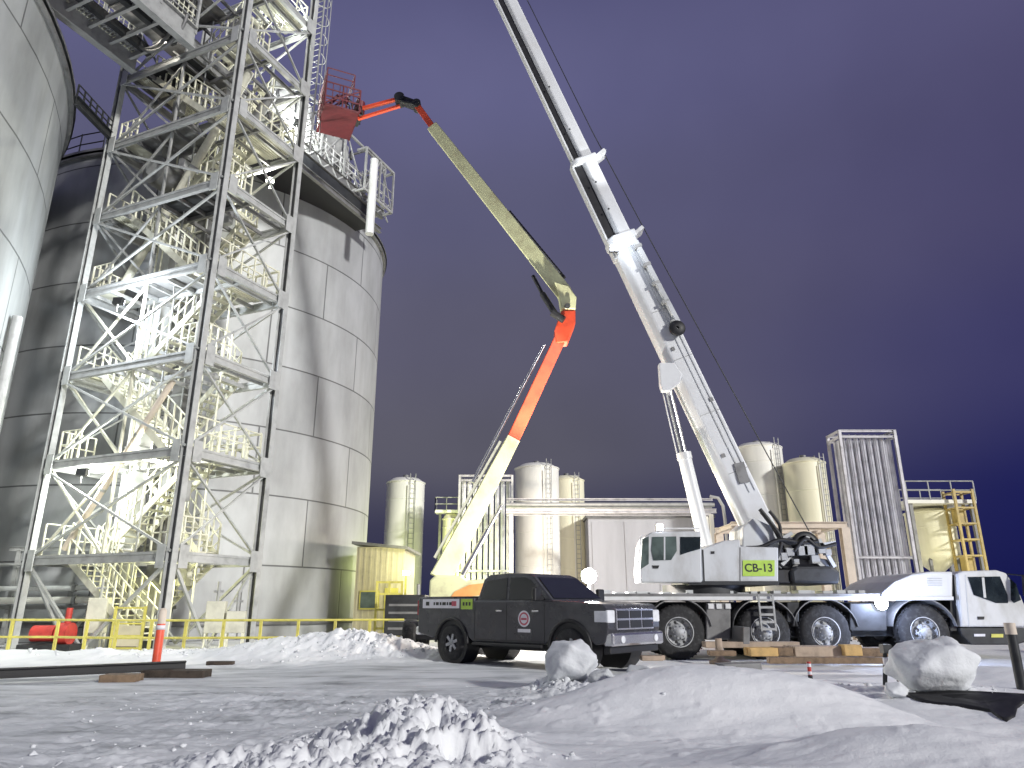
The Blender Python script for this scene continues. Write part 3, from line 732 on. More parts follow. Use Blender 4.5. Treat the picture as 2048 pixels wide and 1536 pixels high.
MB().hbeam(gl(4.0, GY0-.05, GZ0-1.7), gl(12.8, GY0-.05, GZ0-1.7), .2, .3, .03).build('lower_girder', 'galv_dark', gv)
MB().tube(gl(6.5, GY0+.8, GZ0+.6), gl(6.5, GY0+.8, GZ0-1.6), .5, 20).build('white_hopper', 'white_paint', gv)
# strut tying the near silo to the tower
p0 = at(152, 200, 21.5); p1 = tl(0, LA, 19.6)
o = thing('tie_walkway', 'thin dark walkway beam linking the left silo rim to the tower', 'walkway', (p1.x, p1.y, p1.z))
MB().hbeam(p0, p1, .18, .34, .03).build('beam', 'dark_steel', o, world=True)
mb = MB(); rail(mb, p0+Vector((0,0,.17)), p1+Vector((0,0,.17)), 6, .5); mb.build('handrail', 'dark_steel', o, world=True)
# lamps in the tower
def tlamp(lab, P, aim, e, col, em, spot=None):
    th = thing('floodlight', lab, 'floodlight', P, 0, 'lit floodlights on the tower')
    d = (Vector(aim)-Vector(P)).normalized()
    mb = MB(); mb.bar(Vector(P)-d*.16, Vector(P), .34, .24); mb.build('housing', 'dark_steel', th, world=True)
    mb = MB(); mb.bar(Vector(P)+d*.004, Vector(P)+d*.03, .30, .20); mb.build('lens', em, th, world=True)
    MB().bar(Vector(P)-d*.1, Vector(P)-d*.1+Vector((0,0,-.4)), .04, .04).build('bracket', 'galvanised', th, world=True)
    lamp(th, Vector(P)+d*.25, e, col, .12, spot, aim)
P = at(240, 605, 22.4); tlamp('brilliant bluish white floodlight halfway up the left of the tower', P, P+Vector((.1,1,-.1)), 950, (.86,.93,1), 'em_blue')
P = at(168, 946, 23.6); tlamp('white floodlight low on the left side of the tower', P, P+Vector((.1,1,-.1)), 750, (.95,1,.93), 'em_white')
P = at(540, 360, 26.6); tlamp('yellowish floodlight glowing under the gallery in the right tower face', P, P+Vector((.1,-1,-.4)), 500, (1,1,.85), 'em_lime')
P = at(300, 40, 22.0); tlamp('floodlight glowing inside the overhead gallery at the top left', P, P+Vector((.6,.2,-1)), 1100, (1,.93,.80), 'em_cream')
P = tl(5.2, 1.7, 22.4); tlamp('floodlight on the gallery side right of the tower leg', P, P+Vector((.9,.6,.3)), 700, (.96,1,.96), 'em_white')
P = at(330, 900, 23.6); tlamp('cream floodlight beside the lower stair flights', P, P+Vector((-.2,-1,-.4)), 280, (1,1,.80), 'em_cream')
P = at(565, 40, 25); tlamp('floodlight near the very top of the right tower face', P, P+Vector((.2,-1,-.6)), 420, (.95,1,.94), 'em_white')
P = tl(1.8, 2.0, 2.3); tlamp('low yellow floodlight under the first tower landing', P, P+Vector((0,-1,-.3)), 110, (1,.98,.45), 'em_lime')

# ---------------------------------------------------------------- things round the tower foot
sr = thing('safety_railing', 'long yellow safety railing in front of the tower and silos', 'railing', (-9, 20.9, 0))
RP = [(-15.5, 21.3), (-12.9, 21.3), (-10.9, 20.7), (-9.0, 20.7), (-7.0, 20.9), (-5.0, 21.2), (-3.1, 21.5)]
mb = MB()
for i in range(len(RP)-1):
    for z in (.98, .52): mb.tube((*RP[i], z), (*RP[i+1], z), .032, 8)
mb.build('rails', 'yellow_paint', sr, world=True)
for i in range(len(RP)-1):
    for f in (0, .5):
        x = RP[i][0]+(RP[i+1][0]-RP[i][0])*f; y = RP[i][1]+(RP[i+1][1]-RP[i][1])*f
        MB().bar((x,y,-.1), (x,y,1.0), .07, .07).build('post', 'yellow_paint', sr, world=True)
def pipe_run(lab, pts, r, m):
    th = thing('pipe_run', lab, 'pipe', pts[0], 0, 'pipes running behind the tower foot')
    MB().path(pts, r, 12).build('pipe', m, th, world=True)
    mb = MB()
    for p_ in pts[1:-1:1]: mb.tube(Vector(p_)-Vector((.06,0,0)), Vector(p_)+Vector((.06,0,0)), r*1.5, 12)
    if mb.v: mb.build('flanges', 'galvanised', th, world=True)
for (lab, y, r, m) in [('white pipe at chest height behind the left tower leg', 1178, .09, 'white_paint'), ('thin pale pipe above the white one left of the tower', 1130, .05, 'galvanised'), ('lowest fat pale pipe left of the tower', 1202, .12, 'tank_white')]:
    a = at(-60, y, 27.2); b = at(150, y-2, 27.2); c = at(330, y-6, 27.2)
    pipe_run(lab, [a, b, c], r, m)
    MBs = None
g = thing('pipe_rack', 'low steel rack carrying the pipes left of the tower', 'pipe rack', (-17, 27.6, 0))
for x in (-18.6, -16.4, -14.2, -12.6): MB().hbeam((x,27.5,0), (x,27.5,3.4), .14, .14, .02).build('post', 'galvanised', g, world=True)
MB().hbeam((-19,27.5,3.4), (-12.4,27.5,3.4), .14, .16, .02).hbeam((-19,27.5,1.3), (-12.4,27.5,1.3), .14, .14, .02).build('beam', 'galvanised', g, world=True)
P = at(290, 1190, 25.5); g = thing('blower', 'round grey blower housing between the lowest tower braces', 'blower', (P.x, P.y, 0))
MB().tube((0,-.35,1.55), (0,.35,1.55), .75, 28).build('housing', 'galv_dark', g, bevel=.02)
MB().tube((0,-.45,1.55), (0,-.35,1.55), .35, 20).build('inlet', 'galvanised', g)
MB().box((-.7,-.4,0), (.7,.4,.75)).build('base', 'dark_steel', g, bevel=.02)
MB().box((-.95,-.25,1.6), (-.5,.25,3.0)).build('outlet', 'galvanised', g, bevel=.02)
P = at(105, 1275, 23.0); g = thing('pump_skid', 'small red pump and motor behind the yellow railing at the left', 'pump', (P.x, P.y, 0))
MB().box((-.8,-.4,.05), (.8,.4,.25)).build('skid', 'dark_steel', g, bevel=.01)
MB().tube((-.6,0,.55), (.1,0,.55), .24, 20).build('motor', 'red_paint', g, bevel=.01)
MB().tube((.2,0,.55), (.55,0,.55), .32, 20).tube((.38,0,.8), (.38,0,1.3), .09, 12).build('pump_head', 'red_paint', g)
P = at(255, 1262, 22.6); g = thing('yellow_gate', 'narrow yellow gate panel beside the orange post', 'gate', (P.x, P.y, 0))
mb = MB()
for x in (-.45, .45): mb.bar((x,0,0), (x,0,1.35), .07, .07)
for z in (.15,.5,.85,1.3): mb.bar((-.45,0,z), (.45,0,z), .05, .05)
mb.build('frame', 'yellow_paint', g); MB().box((-.41,-.01,.2), (.41,.01,.8)).build('panel', 'shed_yellow', g)
for (px, lab, hh) in ((428, 'cream hopper stand behind the railing under the right tower face', 1.5), (470, 'slim cream valve stand close to the right tower leg', 1.2), (190, 'pale cabinet standing behind the railing left of the gate', 1.6)):
    P = at(px, 1265, 23.6); g = thing('equipment_stand', lab, 'equipment', (P.x, P.y, 0), R(12))
    MB().box((-.28,-.22,.55), (.28,.22,hh)).build('cabinet', 'cream_steel', g, bevel=.02)
    mb = MB()
    for sx in (-.24,.24):
        for sy in (-.18,.18): mb.bar((sx,sy,0), (sx,sy,.55), .05, .05)
    mb.build('legs', 'cream_rail', g)
    MB().tube((0,0,hh), (0,0,hh+.6), .05, 10).tube((-.15,0,hh+.3), (.15,0,hh+.3), .035, 8).build('stem', 'galvanised', g)

# orange marker post with feet, long beam, timbers
P = at(311, 1332, 16.0); z = H(P.x, P.y); g = thing('marker_post', 'orange marker post with a faded top standing by the dark beam', 'marker post', (P.x, P.y, z))
MB().lathe([(.085,0),(.085,1.0),(.08,1.02)], n=20).build('post', 'orange_post', g)
MB().lathe([(.082,1.02),(.08,1.28),(.05,1.33),(.01,1.34)], n=20).build('cap', 'tan_steel', g)
MB().lathe([(.084,.90),(.089,.90),(.089,.99),(.084,.99)], n=20).build('reflective_band', 'decal_white', g)
MB().lathe([(.01,.14),(.12,.13),(.24,.05),(.26,0)], n=20).build('base', 'dark_steel', g)
a = at(-70, 1350, 14.0); b = at(372, 1325, 15.9)
for q in (a, b): q.z = H(q.x, q.y)+.17
b.z += .03
g = thing('steel_beam', 'long dark steel beam lying on the snow toward the orange post', 'beam', ((a.x+b.x)/2, (a.y+b.y)/2, 0))
MB().hbeam(a, b, .16, .18, .025).build('beam', 'black', g, world=True)
def timber(lab, px, Y, L, wdt, h, rz, m, grp, n=2, zo=0):
    P = at(px, 1340, Y); z = H(P.x, P.y)-.02; g = thing('timber_block', lab, 'timber', (P.x, P.y, z+zo), R(rz), grp)
    for i in range(n):
        MB().box((-L/2+random.uniform(-.03,.03), -wdt/2+i*wdt/n+.01, 0), (L/2+random.uniform(-.03,.03), -wdt/2+(i+1)*wdt/n-.01, h)).build('plank', m, g, bevel=.012)
timber('short brown timber pair under the beam left of the orange post', 247, 14.7, .68, .45, .15, 4, 'wood', 'timbers on the track', 2)
timber('long dark timber stack just right of the orange post', 355, 15.5, 1.25, .5, .16, -3, 'wood_dark', 'timbers on the track', 3)
timber('small dark plank lying alone in the snow beyond the timbers', 441, 18.2, .62, .2, .10, 0, 'wood_dark', 'timbers on the track', 1)

# ---------------------------------------------------------------- boom lift
BY = 22.6
base = at(900, 1208, BY)
lf = thing('boom_lift', 'cream and orange articulating boom lift reaching up to the tower', 'boom lift', (base.x-.25, BY, 0))
bx = base.x
def L3(px, py, Y): return at(px, py, Y)
ch = MB().box((bx-1.0, BY-1.6, .45), (bx+1.0, BY+1.9, .95)).build('chassis', 'dark_steel', lf, world=True, bevel=.04)
for sx in (-1, 1):
    for yy in (BY-1.3, BY+1.5):
        w_ = MB().lathe([(.30,-.18),(.46,-.19),(.50,-.12),(.50,.12),(.46,.19),(.30,.18)], (bx+sx*.98, yy, .5), 'x', 28).build('wheel', 'rubber', lf, world=True)
        MB().lathe([(.01,-.02),(.12,-.02),(.26,.06),(.30,.08)] , (bx+sx*1.08, yy, .5), 'x', 24).build('rim', 'lift_orange', w_, world=True)
a = at(858, 1199, BY-.6); b = at(905, 1150, BY-.6); c = at(990, 1157, BY-.6); d = at(990, 1199, BY-.6)
MB().tube((bx, BY, .95), (bx, BY, 1.5), .6, 24).build('slew_ring', 'dark_steel', lf, world=True)
zt = b.z
poly = [(a.x, a.z), (a.x, a.z+.55), (a.x+.18, zt), (b.x+.25, zt-.02), (b.x+.45, zt-.15), (c.x, zt-.10), (c.x, d.z)]
MB().prism(poly, BY-.6, BY+.85).build('turntable_hood', 'lift_cream', lf, world=True, bevel=.05)
sw = [(a.x+.62, a.z+.03), (a.x+.75, a.z+.22), (a.x+1.2, a.z+.42), (c.x-.05, a.z+.50), (c.x-.05, a.z+.16), (a.x+1.3, a.z+.10), (a.x+1.1, a.z+.03)]
MB().prism(sw, BY-.615, BY-.604).build('swoosh_decal', 'swoosh_orange', lf, world=True)
def boxsec(p0, p1, w0, w1, name, m, d0=None, d1=None, bev=.02):
    return MB().bar(p0, p1, d0 or w0, w0, (0,0,1), d1 or w1, w1).build(name, m, lf, world=True, bevel=bev)
K0 = at(880, 1158, BY); K1 = at(1026, 878, BY+.4); K2 = at(1124, 668, BY+.7)
boxsec(K0, K1, .66, .44, 'lower_boom', 'lift_cream', .5, .4)
boxsec(K1.lerp(K2, -.12), K2, .42, .40, 'lower_boom_extension', 'lift_orange', .34, .34)
u1 = (K2-K1).normalized(); nrm = Vector((-u1.z, 0, u1.x))
# levelling rod and hydraulic cylinder beside the lower boom
MB().tube(at(945, 965, BY+.3)+Vector((-.0,0,0)), at(1095, 690, BY+.7)+Vector((-.1,0,0)), .06, 10).build('levelling_rod', 'chrome', lf, world=True)
MB().bar(K0.lerp(K1, .1)+nrm*.45, K0.lerp(K1, .95)+nrm*.33, .12, .10).build('cable_tray', 'cream_rail', lf, world=True)
MB().tube(at(925, 1150, BY-.1), at(975, 1060, BY+.1), .09, 12).tube(at(975, 1060, BY+.1), at(1003, 1010, BY+.15), .05, 12).build('lift_cylinder', 'chrome', lf, world=True)
# knuckle
mb = MB(); kp = at(1135, 640, BY+.75)
mb.prism([(at(1112,690,BY+.7).x, at(1112,690,BY+.7).z), (at(1135,688,BY+.7).x, at(1135,688,BY+.7).z), (at(1150,650,BY+.7).x, at(1150,650,BY+.7).z), (at(1150,626,BY+.7).x, at(1150,626,BY+.7).z), (at(1122,626,BY+.7).x, at(1122,626,BY+.7).z), (at(1108,665,BY+.7).x, at(1108,665,BY+.7).z)], BY+.45, BY+.98)
mb.build('knuckle', 'lift_orange', lf, world=True, bevel=.03)
def P2(px, py, Y): q = at(px, py, Y); return (q.x, q.z)
MB().prism([P2(1122,623,BY+.7), P2(1150,624,BY+.7), P2(1152,600,BY+.7), P2(1136,578,BY+.7), P2(1108,570,BY+.7), P2(1118,596,BY+.7)], BY+.42, BY+1.0).build('upper_knuckle', 'lift_cream', lf, world=True, bevel=.03)
MB().tube(at(1135,612,BY+.35), at(1135,612,BY+1.15)+Vector((0,0,0)), .10, 16).build('pivot_pin', 'dark_steel', lf, world=True)
U0 = at(1130, 588, BY+.75); U1 = at(866, 255, BY+2.3); U2 = at(832, 208, BY+2.6)
boxsec(U0, U1, .58, .46, 'upper_boom', 'lift_cream', .42, .34)
boxsec(U1.lerp(U2, -.6), U2, .26, .26, 'fly_boom', 'lift_orange', .24, .24)
u2 = (U1-U0).normalized(); n2_ = Vector((-u2.z, 0, u2.x)); n2_ = n2_ if n2_.z > 0 else -n2_
mb = MB(); q0 = U0.lerp(U1, .06)+n2_*.36; q1 = U0.lerp(U1, .44)+n2_*.30
for i in range(24):
    f = i/24; mb.bar(q0.lerp(q1, f), q0.lerp(q1, f+.026), .16, .12)
mb.build('cable_chain', 'black', lf, world=True)
MB().bar(q0-n2_*.02+u2*.2, q1-n2_*.02, .2, .04).build('chain_tray', 'galvanised', lf, world=True)
MB().tube(at(1112,630,BY+.4), at(1085,588,BY+.6), .11, 12).tube(at(1085,588,BY+.6), at(1066,552,BY+.8), .07, 12).build('upper_cylinder', 'black', lf, world=True)
MB().tube(at(1128,640,BY+.3), at(1104,625,BY+.3), .13, 14).build('cylinder_mount', 'black', lf, world=True)
# jib joint, parallel jib bars, basket
J0 = at(834, 212, BY+2.6); J1 = at(800, 200, BY+2.8)
mb = MB().bar(J0, J1, .30, .34).tube(J1+Vector((0,-.25,0)), J1+Vector((0,.25,0)), .22, 16).tube(J0+Vector((0,-.25,0)), J0+Vector((0,.25,0)), .18, 16).tube(J0+Vector((.05,-.2,-.1)), J1+Vector((.1,-.2,-.25)), .09, 10)
mb.build('jib_joint', 'dark_steel', lf, world=True, bevel=.02)
JY = BY+3.1
boxsec(at(800, 197, BY+2.8), at(722, 218, JY), .14, .14, 'jib_arm', 'lift_orange', .14, .14, .01)
boxsec(at(800, 212, BY+2.8), at(716, 238, JY), .12, .12, 'jib_arm', 'lift_orange', .12, .12, .01)
BC = at(676, 232, JY+.3); bz = BC.z-.35
bk = MB()
hx, hy = .72, 1.0
rot = Matrix.Rotation(R(24), 3, 'Z')
def bb(x, y, z): return BC+rot @ Vector((x, y, 0))+Vector((0, 0, z-.35))
fr = MB(); 
for z in (.05, .45, .8, 1.15):
    P4 = [bb(-hx,-hy,z), bb(hx,-hy,z), bb(hx,hy,z), bb(-hx,hy,z)]
    for i in range(4): fr.tube(P4[i], P4[(i+1)%4], .032, 8)
for (x, y) in ((-1,-1),(1,-1),(1,1),(-1,1),(0,-1),(0,1),(1,0),(-1,0)): fr.tube(bb(hx*x,hy*y,.0), bb(hx*x,hy*y,1.15), .034, 8)
for z in (1.5, 1.85):
    P4 = [bb(-hx,-hy,z), bb(hx*.6,-hy,z), bb(hx*.6,hy,z), bb(-hx,hy,z)]
    for i in range(4): fr.tube(P4[i], P4[(i+1)%4], .024, 8)
for (x, y) in ((-1,-1),(.6,-1),(.6,1),(-1,1)): fr.tube(bb(hx*x,hy*y,1.1), bb(hx*x,hy*y,1.85), .024, 8)
for k in range(9):
    y_ = -hy+k*hy/4; fr.tube(bb(-hx,y_,.05), bb(-hx,y_,1.15), .018, 6); fr.tube(bb(hx,y_,.05), bb(hx,y_,1.15), .018, 6)
for k in range(10): fr.tube(bb(-hx+random.uniform(0,hx*2),-hy+random.uniform(0,hy*2),random.uniform(.1,.6)), bb(-hx+random.uniform(0,hx*2),-hy+random.uniform(0,hy*2),random.uniform(.5,1.5)), .035, 6)
for k in range(6): fr.tube(bb(-hx+k*hx*.4,-hy,.05), bb(-hx+k*hx*.4,-hy,1.15), .018, 6)
fr.tube(bb(-hx,-hy,.1), bb(hx,-hy,1.1), .03, 6)
fo = fr.build('basket_rails', 'basket_red', lf, world=True)
fl = MB(); fl.add([bb(-hx,-hy,0), bb(hx,-hy,0), bb(hx,hy,0), bb(-hx,hy,0), bb(-hx,-hy,.05), bb(hx,-hy,.05), bb(hx,hy,.05), bb(-hx,hy,.05)], [(0,3,2,1),(4,5,6,7),(0,1,5,4),(1,2,6,5),(2,3,7,6),(3,0,4,7)])
for k in range(5):
    y = -hy+.1+k*hy*.45; fl.add([bb(hx-.03,y,.08), bb(hx-.03,y+.30,.08), bb(hx-.03,y+.30,.75), bb(hx-.03,y,.75), bb(hx-.0,y,.08), bb(hx-.0,y+.30,.08), bb(hx-.0,y+.30,.75), bb(hx-.0,y,.75)], [(0,3,2,1),(4,5,6,7),(0,1,5,4),(1,2,6,5),(2,3,7,6),(3,0,4,7)])
fl.build('basket_floor', 'basket_red', lf, world=True)
cl_ = MB()
for k in range(9):
    q = bb(random.uniform(-.5,.5), random.uniform(-.8,.8), random.uniform(.1,1.1)); e = random.uniform(.12,.3); cl_.bar(q, q+Vector((e*.6,.1,e*1.3)), e, e*.8)
cl_.build('basket_load', 'basket_red', lf, world=True, bevel=.02)
cl_ = MB()
for k in range(6):
    q = bb(random.uniform(-.5,.5), random.uniform(-.8,.8), random.uniform(.3,1.3)); cl_.path([q, q+Vector((.2,.1,.25)), q+Vector((.45,.0,-.05)), q+Vector((.5,.1,-.4))], .035, 6)
cl_.build('basket_hoses', 'black', lf, world=True)
MB().bar(bb(hx,.1,.9), bb(hx+.35,.1,.9), .6, .34).build('control_box', 'basket_red', lf, world=True, bevel=.02)
MB().tube(bb(hx+.1,-.6,.25), bb(hx+.1,-.6,.85), .2, 14).build('gas_bottle', 'basket_red', lf, world=True)
MB().bar(at(720, 226, JY), bb(hx,0,.25), .3, .42).build('basket_rotator', 'dark_steel', lf, world=True, bevel=.02)
# ---------------------------------------------------------------- pickup truck
RZ = R(-42)
pt = thing('pickup_truck', 'dark grey crew cab pickup truck with decals on its bed and door', 'pickup truck', (-1.72, 19.35, H(-.5,18)+.02), RZ)
W = .98
def arch(cx, r, zb=.45, n=10):
    return [(cx+r*math.cos(a), .42+r*math.sin(a)) for a in [math.pi*(1-i/n) for i in range(n+1)] if .42+r*math.sin(a) >= zb-.001]
rc, fc, ar = 1.28, 4.78, .52
low = [(.06,.62),(.62,.50)]+arch(rc, ar)+[(2.0,.46),(4.1,.46)]+arch(fc, ar)+[(5.42,.50),(5.66,.55),(5.74,.82),(5.73,1.16),(5.62,1.28),(4.9,1.34),(4.35,1.36),(4.1,1.36),(2.02,1.36),(2.0,1.42),(.08,1.45),(.04,1.40)]
MB().prism(low, -W, W).build('body', 'truck_grey', pt, bevel=.06)
# cab: tapered greenhouse
def cabpoly(s, w0, w1):
    pts = [(2.04,1.31),(2.14,1.84),(2.30,1.94),(2.9,1.97),(3.5,1.94),(3.68,1.88),(4.42,1.29)]
    wd = lambda z: w0+(w1-w0)*(z-1.3)/.65
    return [(x, s*wd(z), z) for x, z in pts]
A_, B_ = cabpoly(-1, .95, .76), cabpoly(1, .95, .76); n = len(A_)
MB().add(A_+B_, [tuple(range(n))[::-1], tuple(range(n, 2*n))]+[(i, (i+1)%n, n+(i+1)%n, n+i) for i in range(n)]).build('cab', 'truck_grey', pt, bevel=.04)
def side(x, z, s, off=.012): return (x, s*(.95+(.76-.95)*(z-1.3)/.65+off), z)
for s in (-1, 1):
    for poly in ([(2.18,1.40),(2.26,1.80),(2.9,1.86),(2.98,1.38)], [(3.06,1.38),(2.99,1.86),(3.45,1.85),(3.62,1.79),(4.12,1.37)]):
        vs = [side(x, z, s) for x, z in poly]+[side(x, z, s, -.02) for x, z in poly]; k = len(poly)
        MB().add(vs, [tuple(range(k)), tuple(range(k, 2*k))]+[(i,(i+1)%k,k+(i+1)%k,k+i) for i in range(k)]).build('side_window', 'glass_dark', pt)
# windscreen and rear glass
MB().add([(3.74,-.70,1.86),(3.74,.70,1.86),(4.30,.86,1.41),(4.30,-.86,1.41),(3.70,-.70,1.82),(3.70,.70,1.82),(4.29,.86,1.33),(4.29,-.86,1.33)], [(0,1,2,3),(7,6,5,4),(0,4,5,1),(1,5,6,2),(2,6,7,3),(3,7,4,0)]).build('windscreen', 'glass_dark', pt)
MB().box((2.05,-.62,1.45),(2.10,.62,1.80)).build('rear_window', 'glass_dark', pt)
# bed opening, floor and rails
MB().box((.12,-.80,1.40),(1.95,.80,1.462)).build('tonneau_cover', 'black', pt, bevel=.01)
# wheels with arches
for cx in (rc, fc):
    for s in (-1, 1):
        MB().tube((cx, s*(W-.45), .42), (cx, s*(W-.02), .42), ar-.01, 28).build('wheel_well', 'black', pt)
        wh = MB().lathe([(.20,.14),(.36,.15),(.405,.11),(.42,.05),(.42,-.05),(.405,-.11),(.36,-.15),(.20,-.14)], (cx, s*(W-.13), .42), 'y', 36).build('wheel', 'rubber', pt)
        sy = s*(W-.13)+s*.10
        rm = MB().lathe([(.245,-.06*s),(.245,.02*s),(.225,.03*s),(.215,-.02*s),(.06,-.01*s),(.05,.035*s),(.001,.04*s)], (cx, sy, .42), 'y', 28)
        for k in range(6):
            a = 2*math.pi*k/6+.3
            rm.bar((cx+.05*math.cos(a), sy+.012*s, .42+.05*math.sin(a)), (cx+.225*math.cos(a), sy+.012*s, .42+.225*math.sin(a)), .065, .05, up=(0,1,0))
        rm.build('rim', 'rim_steel', wh)
        # flare
        mb = MB(); mb.path([(cx+(ar+.02)*math.cos(a), s*(W+.005), .42+(ar+.02)*math.sin(a)) for a in [math.pi*i/14 for i in range(15)]], .035, 8); mb.build('wheel_arch_flare', 'black', pt)
# door shut lines, handles, sills, mirror
for s in (-1, 1):
    mb = MB()
    for x in (2.04, 3.03, 4.12): mb.box((x-.006, s*(W+.001)-.004, .52), (x+.006, s*(W+.001)+.004, 1.31))
    mb.box((2.04, s*(W+.001)-.004, .515), (4.12, s*(W+.001)+.004, .527)); mb.build('door_gaps', 'black', pt)
    for x in (2.86, 3.92): MB().box((x-.12, s*(W+.025)-.018, 1.12), (x+.06, s*(W+.025)+.018, 1.16)).build('door_handle', 'chrome', pt, bevel=.008)
    MB().box((2.05, s*(W+.04)-.06, .40), (4.1, s*(W+.04)+.06, .46)).build('side_step', 'black', pt, bevel=.015)
    m_ = MB().box((4.02, s*(W+.18)-.12, 1.34), (4.12, s*(W+.18)+.12, 1.62)).build('mirror', 'black', pt, bevel=.03)
    MB().bar((4.05, s*(W-.08), 1.38), (4.05, s*(W+.12), 1.42), .05, .05).build('mirror_arm', 'black', m_)
    MB().box((5.40, min(s*.72, s*.985), .92), (5.75, max(s*.72, s*.985), 1.17)).build('headlight', 'lamp_glass', pt, bevel=.03)
    MB().box((-.005, s*.87-.10, 1.02), (.09, s*.87+.115, 1.38)).build('taillight', 'tail_red', pt, bevel=.02)
MB().box((5.66,-.70,.78),(5.765,.70,1.20)).build('grille_surround', 'chrome', pt, bevel=.02)
mb = MB()
for y in (-.46, 0, .46): mb.box((5.76,y-.20,1.01),(5.775,y+.20,1.16)); mb.box((5.76,y-.20,.82),(5.775,y+.20,.97))
mb.build('grille_openings', 'black', pt)
MB().box((5.60,-.96,.48),(5.84,.96,.74)).build('front_bumper', 'chrome', pt, bevel=.05)
MB().box((5.56,-.90,.34),(5.72,.90,.48)).build('front_valance', 'black', pt, bevel=.02)
for s in (-1,1): MB().tube((5.83, s*.62, .61), (5.855, s*.62, .61), .07, 20).build('fog_light', 'lamp_glass', pt)
MB().box((-.10,-.92,.56),(.10,.92,.76)).build('rear_bumper', 'chrome', pt, bevel=.04)
MB().box((.015,-.74,.80),(.045,.74,1.40)).build('tailgate', 'truck_grey', pt, bevel=.01)
MB().box((.3,-.5,.30),(5.3,.5,.50)).build('underbody', 'black', pt)
# decals on the near side (unreadable in the photograph: marks only)
y = -(W+.003)
d = MB().box((.22,y-.003,1.19),(1.52,y,1.40)).build('bed_decal', 'decal_white', pt)
mb = MB(); mb.box((.34,y-.006,1.25),(.46,y-.0031,1.34))
xx = .62
for wdt in (.05,.10,.06,.12,.05,.09): mb.box((xx,y-.006,1.26),(xx+wdt,y-.0031,1.33)); xx += wdt+.035
mb.build('decal_lettering', 'decal_black', d)
MB().box((1.26,y-.006,1.24),(1.42,y-.0031,1.35)).build('decal_emblem', 'decal_red', d)
d = MB().box((1.58,y-.003,1.17),(1.96,y,1.40)).build('lime_decal', 'decal_lime', pt)
mb = MB()
for k in range(3): mb.box((1.64+k*.10,y-.006,1.25),(1.70+k*.10,y-.0031,1.33))
mb.build('decal_lettering', 'decal_black', d)
d = MB().tube((3.55,y,.98),(3.55,y-.003,.98),.17,28).build('door_emblem', 'decal_white', pt)
MB().lathe([(.10,0),(.135,0)], (3.55,y-.005,.98), 'y', 28).box((3.47,y-.007,.955),(3.63,y-.0031,.995)).build('emblem_mark', 'decal_red', d)
MB().box((3.37,y-.003,.70),(3.73,y,.77)).build('door_lettering', 'decal_white', pt)

# ---------------------------------------------------------------- mobile crane
CY = 19.9
cr = thing('mobile_crane', 'white four axle mobile crane with its long boom raised across the sky', 'crane', (8.0, 21.2, 0))
def cx_(px): return at(px, 1200, CY).x
def pp(px, py, Y=CY): q = at(px, py, Y); return (q.x, q.z)
def cpr(name, pts, y0, y1, m, parent=None, bevel=.03, **k):
    return MB().prism([pp(*q) for q in pts], y0, y1).build(name, m, parent or cr, world=True, bevel=bevel, **k)
X0, X1 = cx_(1180), cx_(1925)
cpr('carrier_frame', [(1180,1204),(1905,1204),(1905,1240),(1180,1240)], CY+.45, CY+2.35, 'dark_steel')
cpr('deck', [(1180,1187),(1760,1187),(1760,1200),(1180,1200)], CY-.02, CY+2.75, 'galv_dark', bevel=.015)
cpr('deck_edge', [(1180,1193),(1905,1193),(1905,1200.5),(1180,1200.5)], CY-.06, CY-.025, 'white_paint', bevel=.01)
mb = MB()
for k in range(22):
    x = X0+.3+k*.34+random.uniform(-.1,.1); mb.box((x, CY+.3, at(0,1187,CY).z), (x+random.uniform(.08,.4), CY+.8, at(0,1187,CY).z+random.uniform(.02,.10)))
mb.build('deck_fittings', 'crane_grey', cr, world=True)
WX = [cx_(1355), cx_(1525), cx_(1645), cx_(1841)]
zw = .70
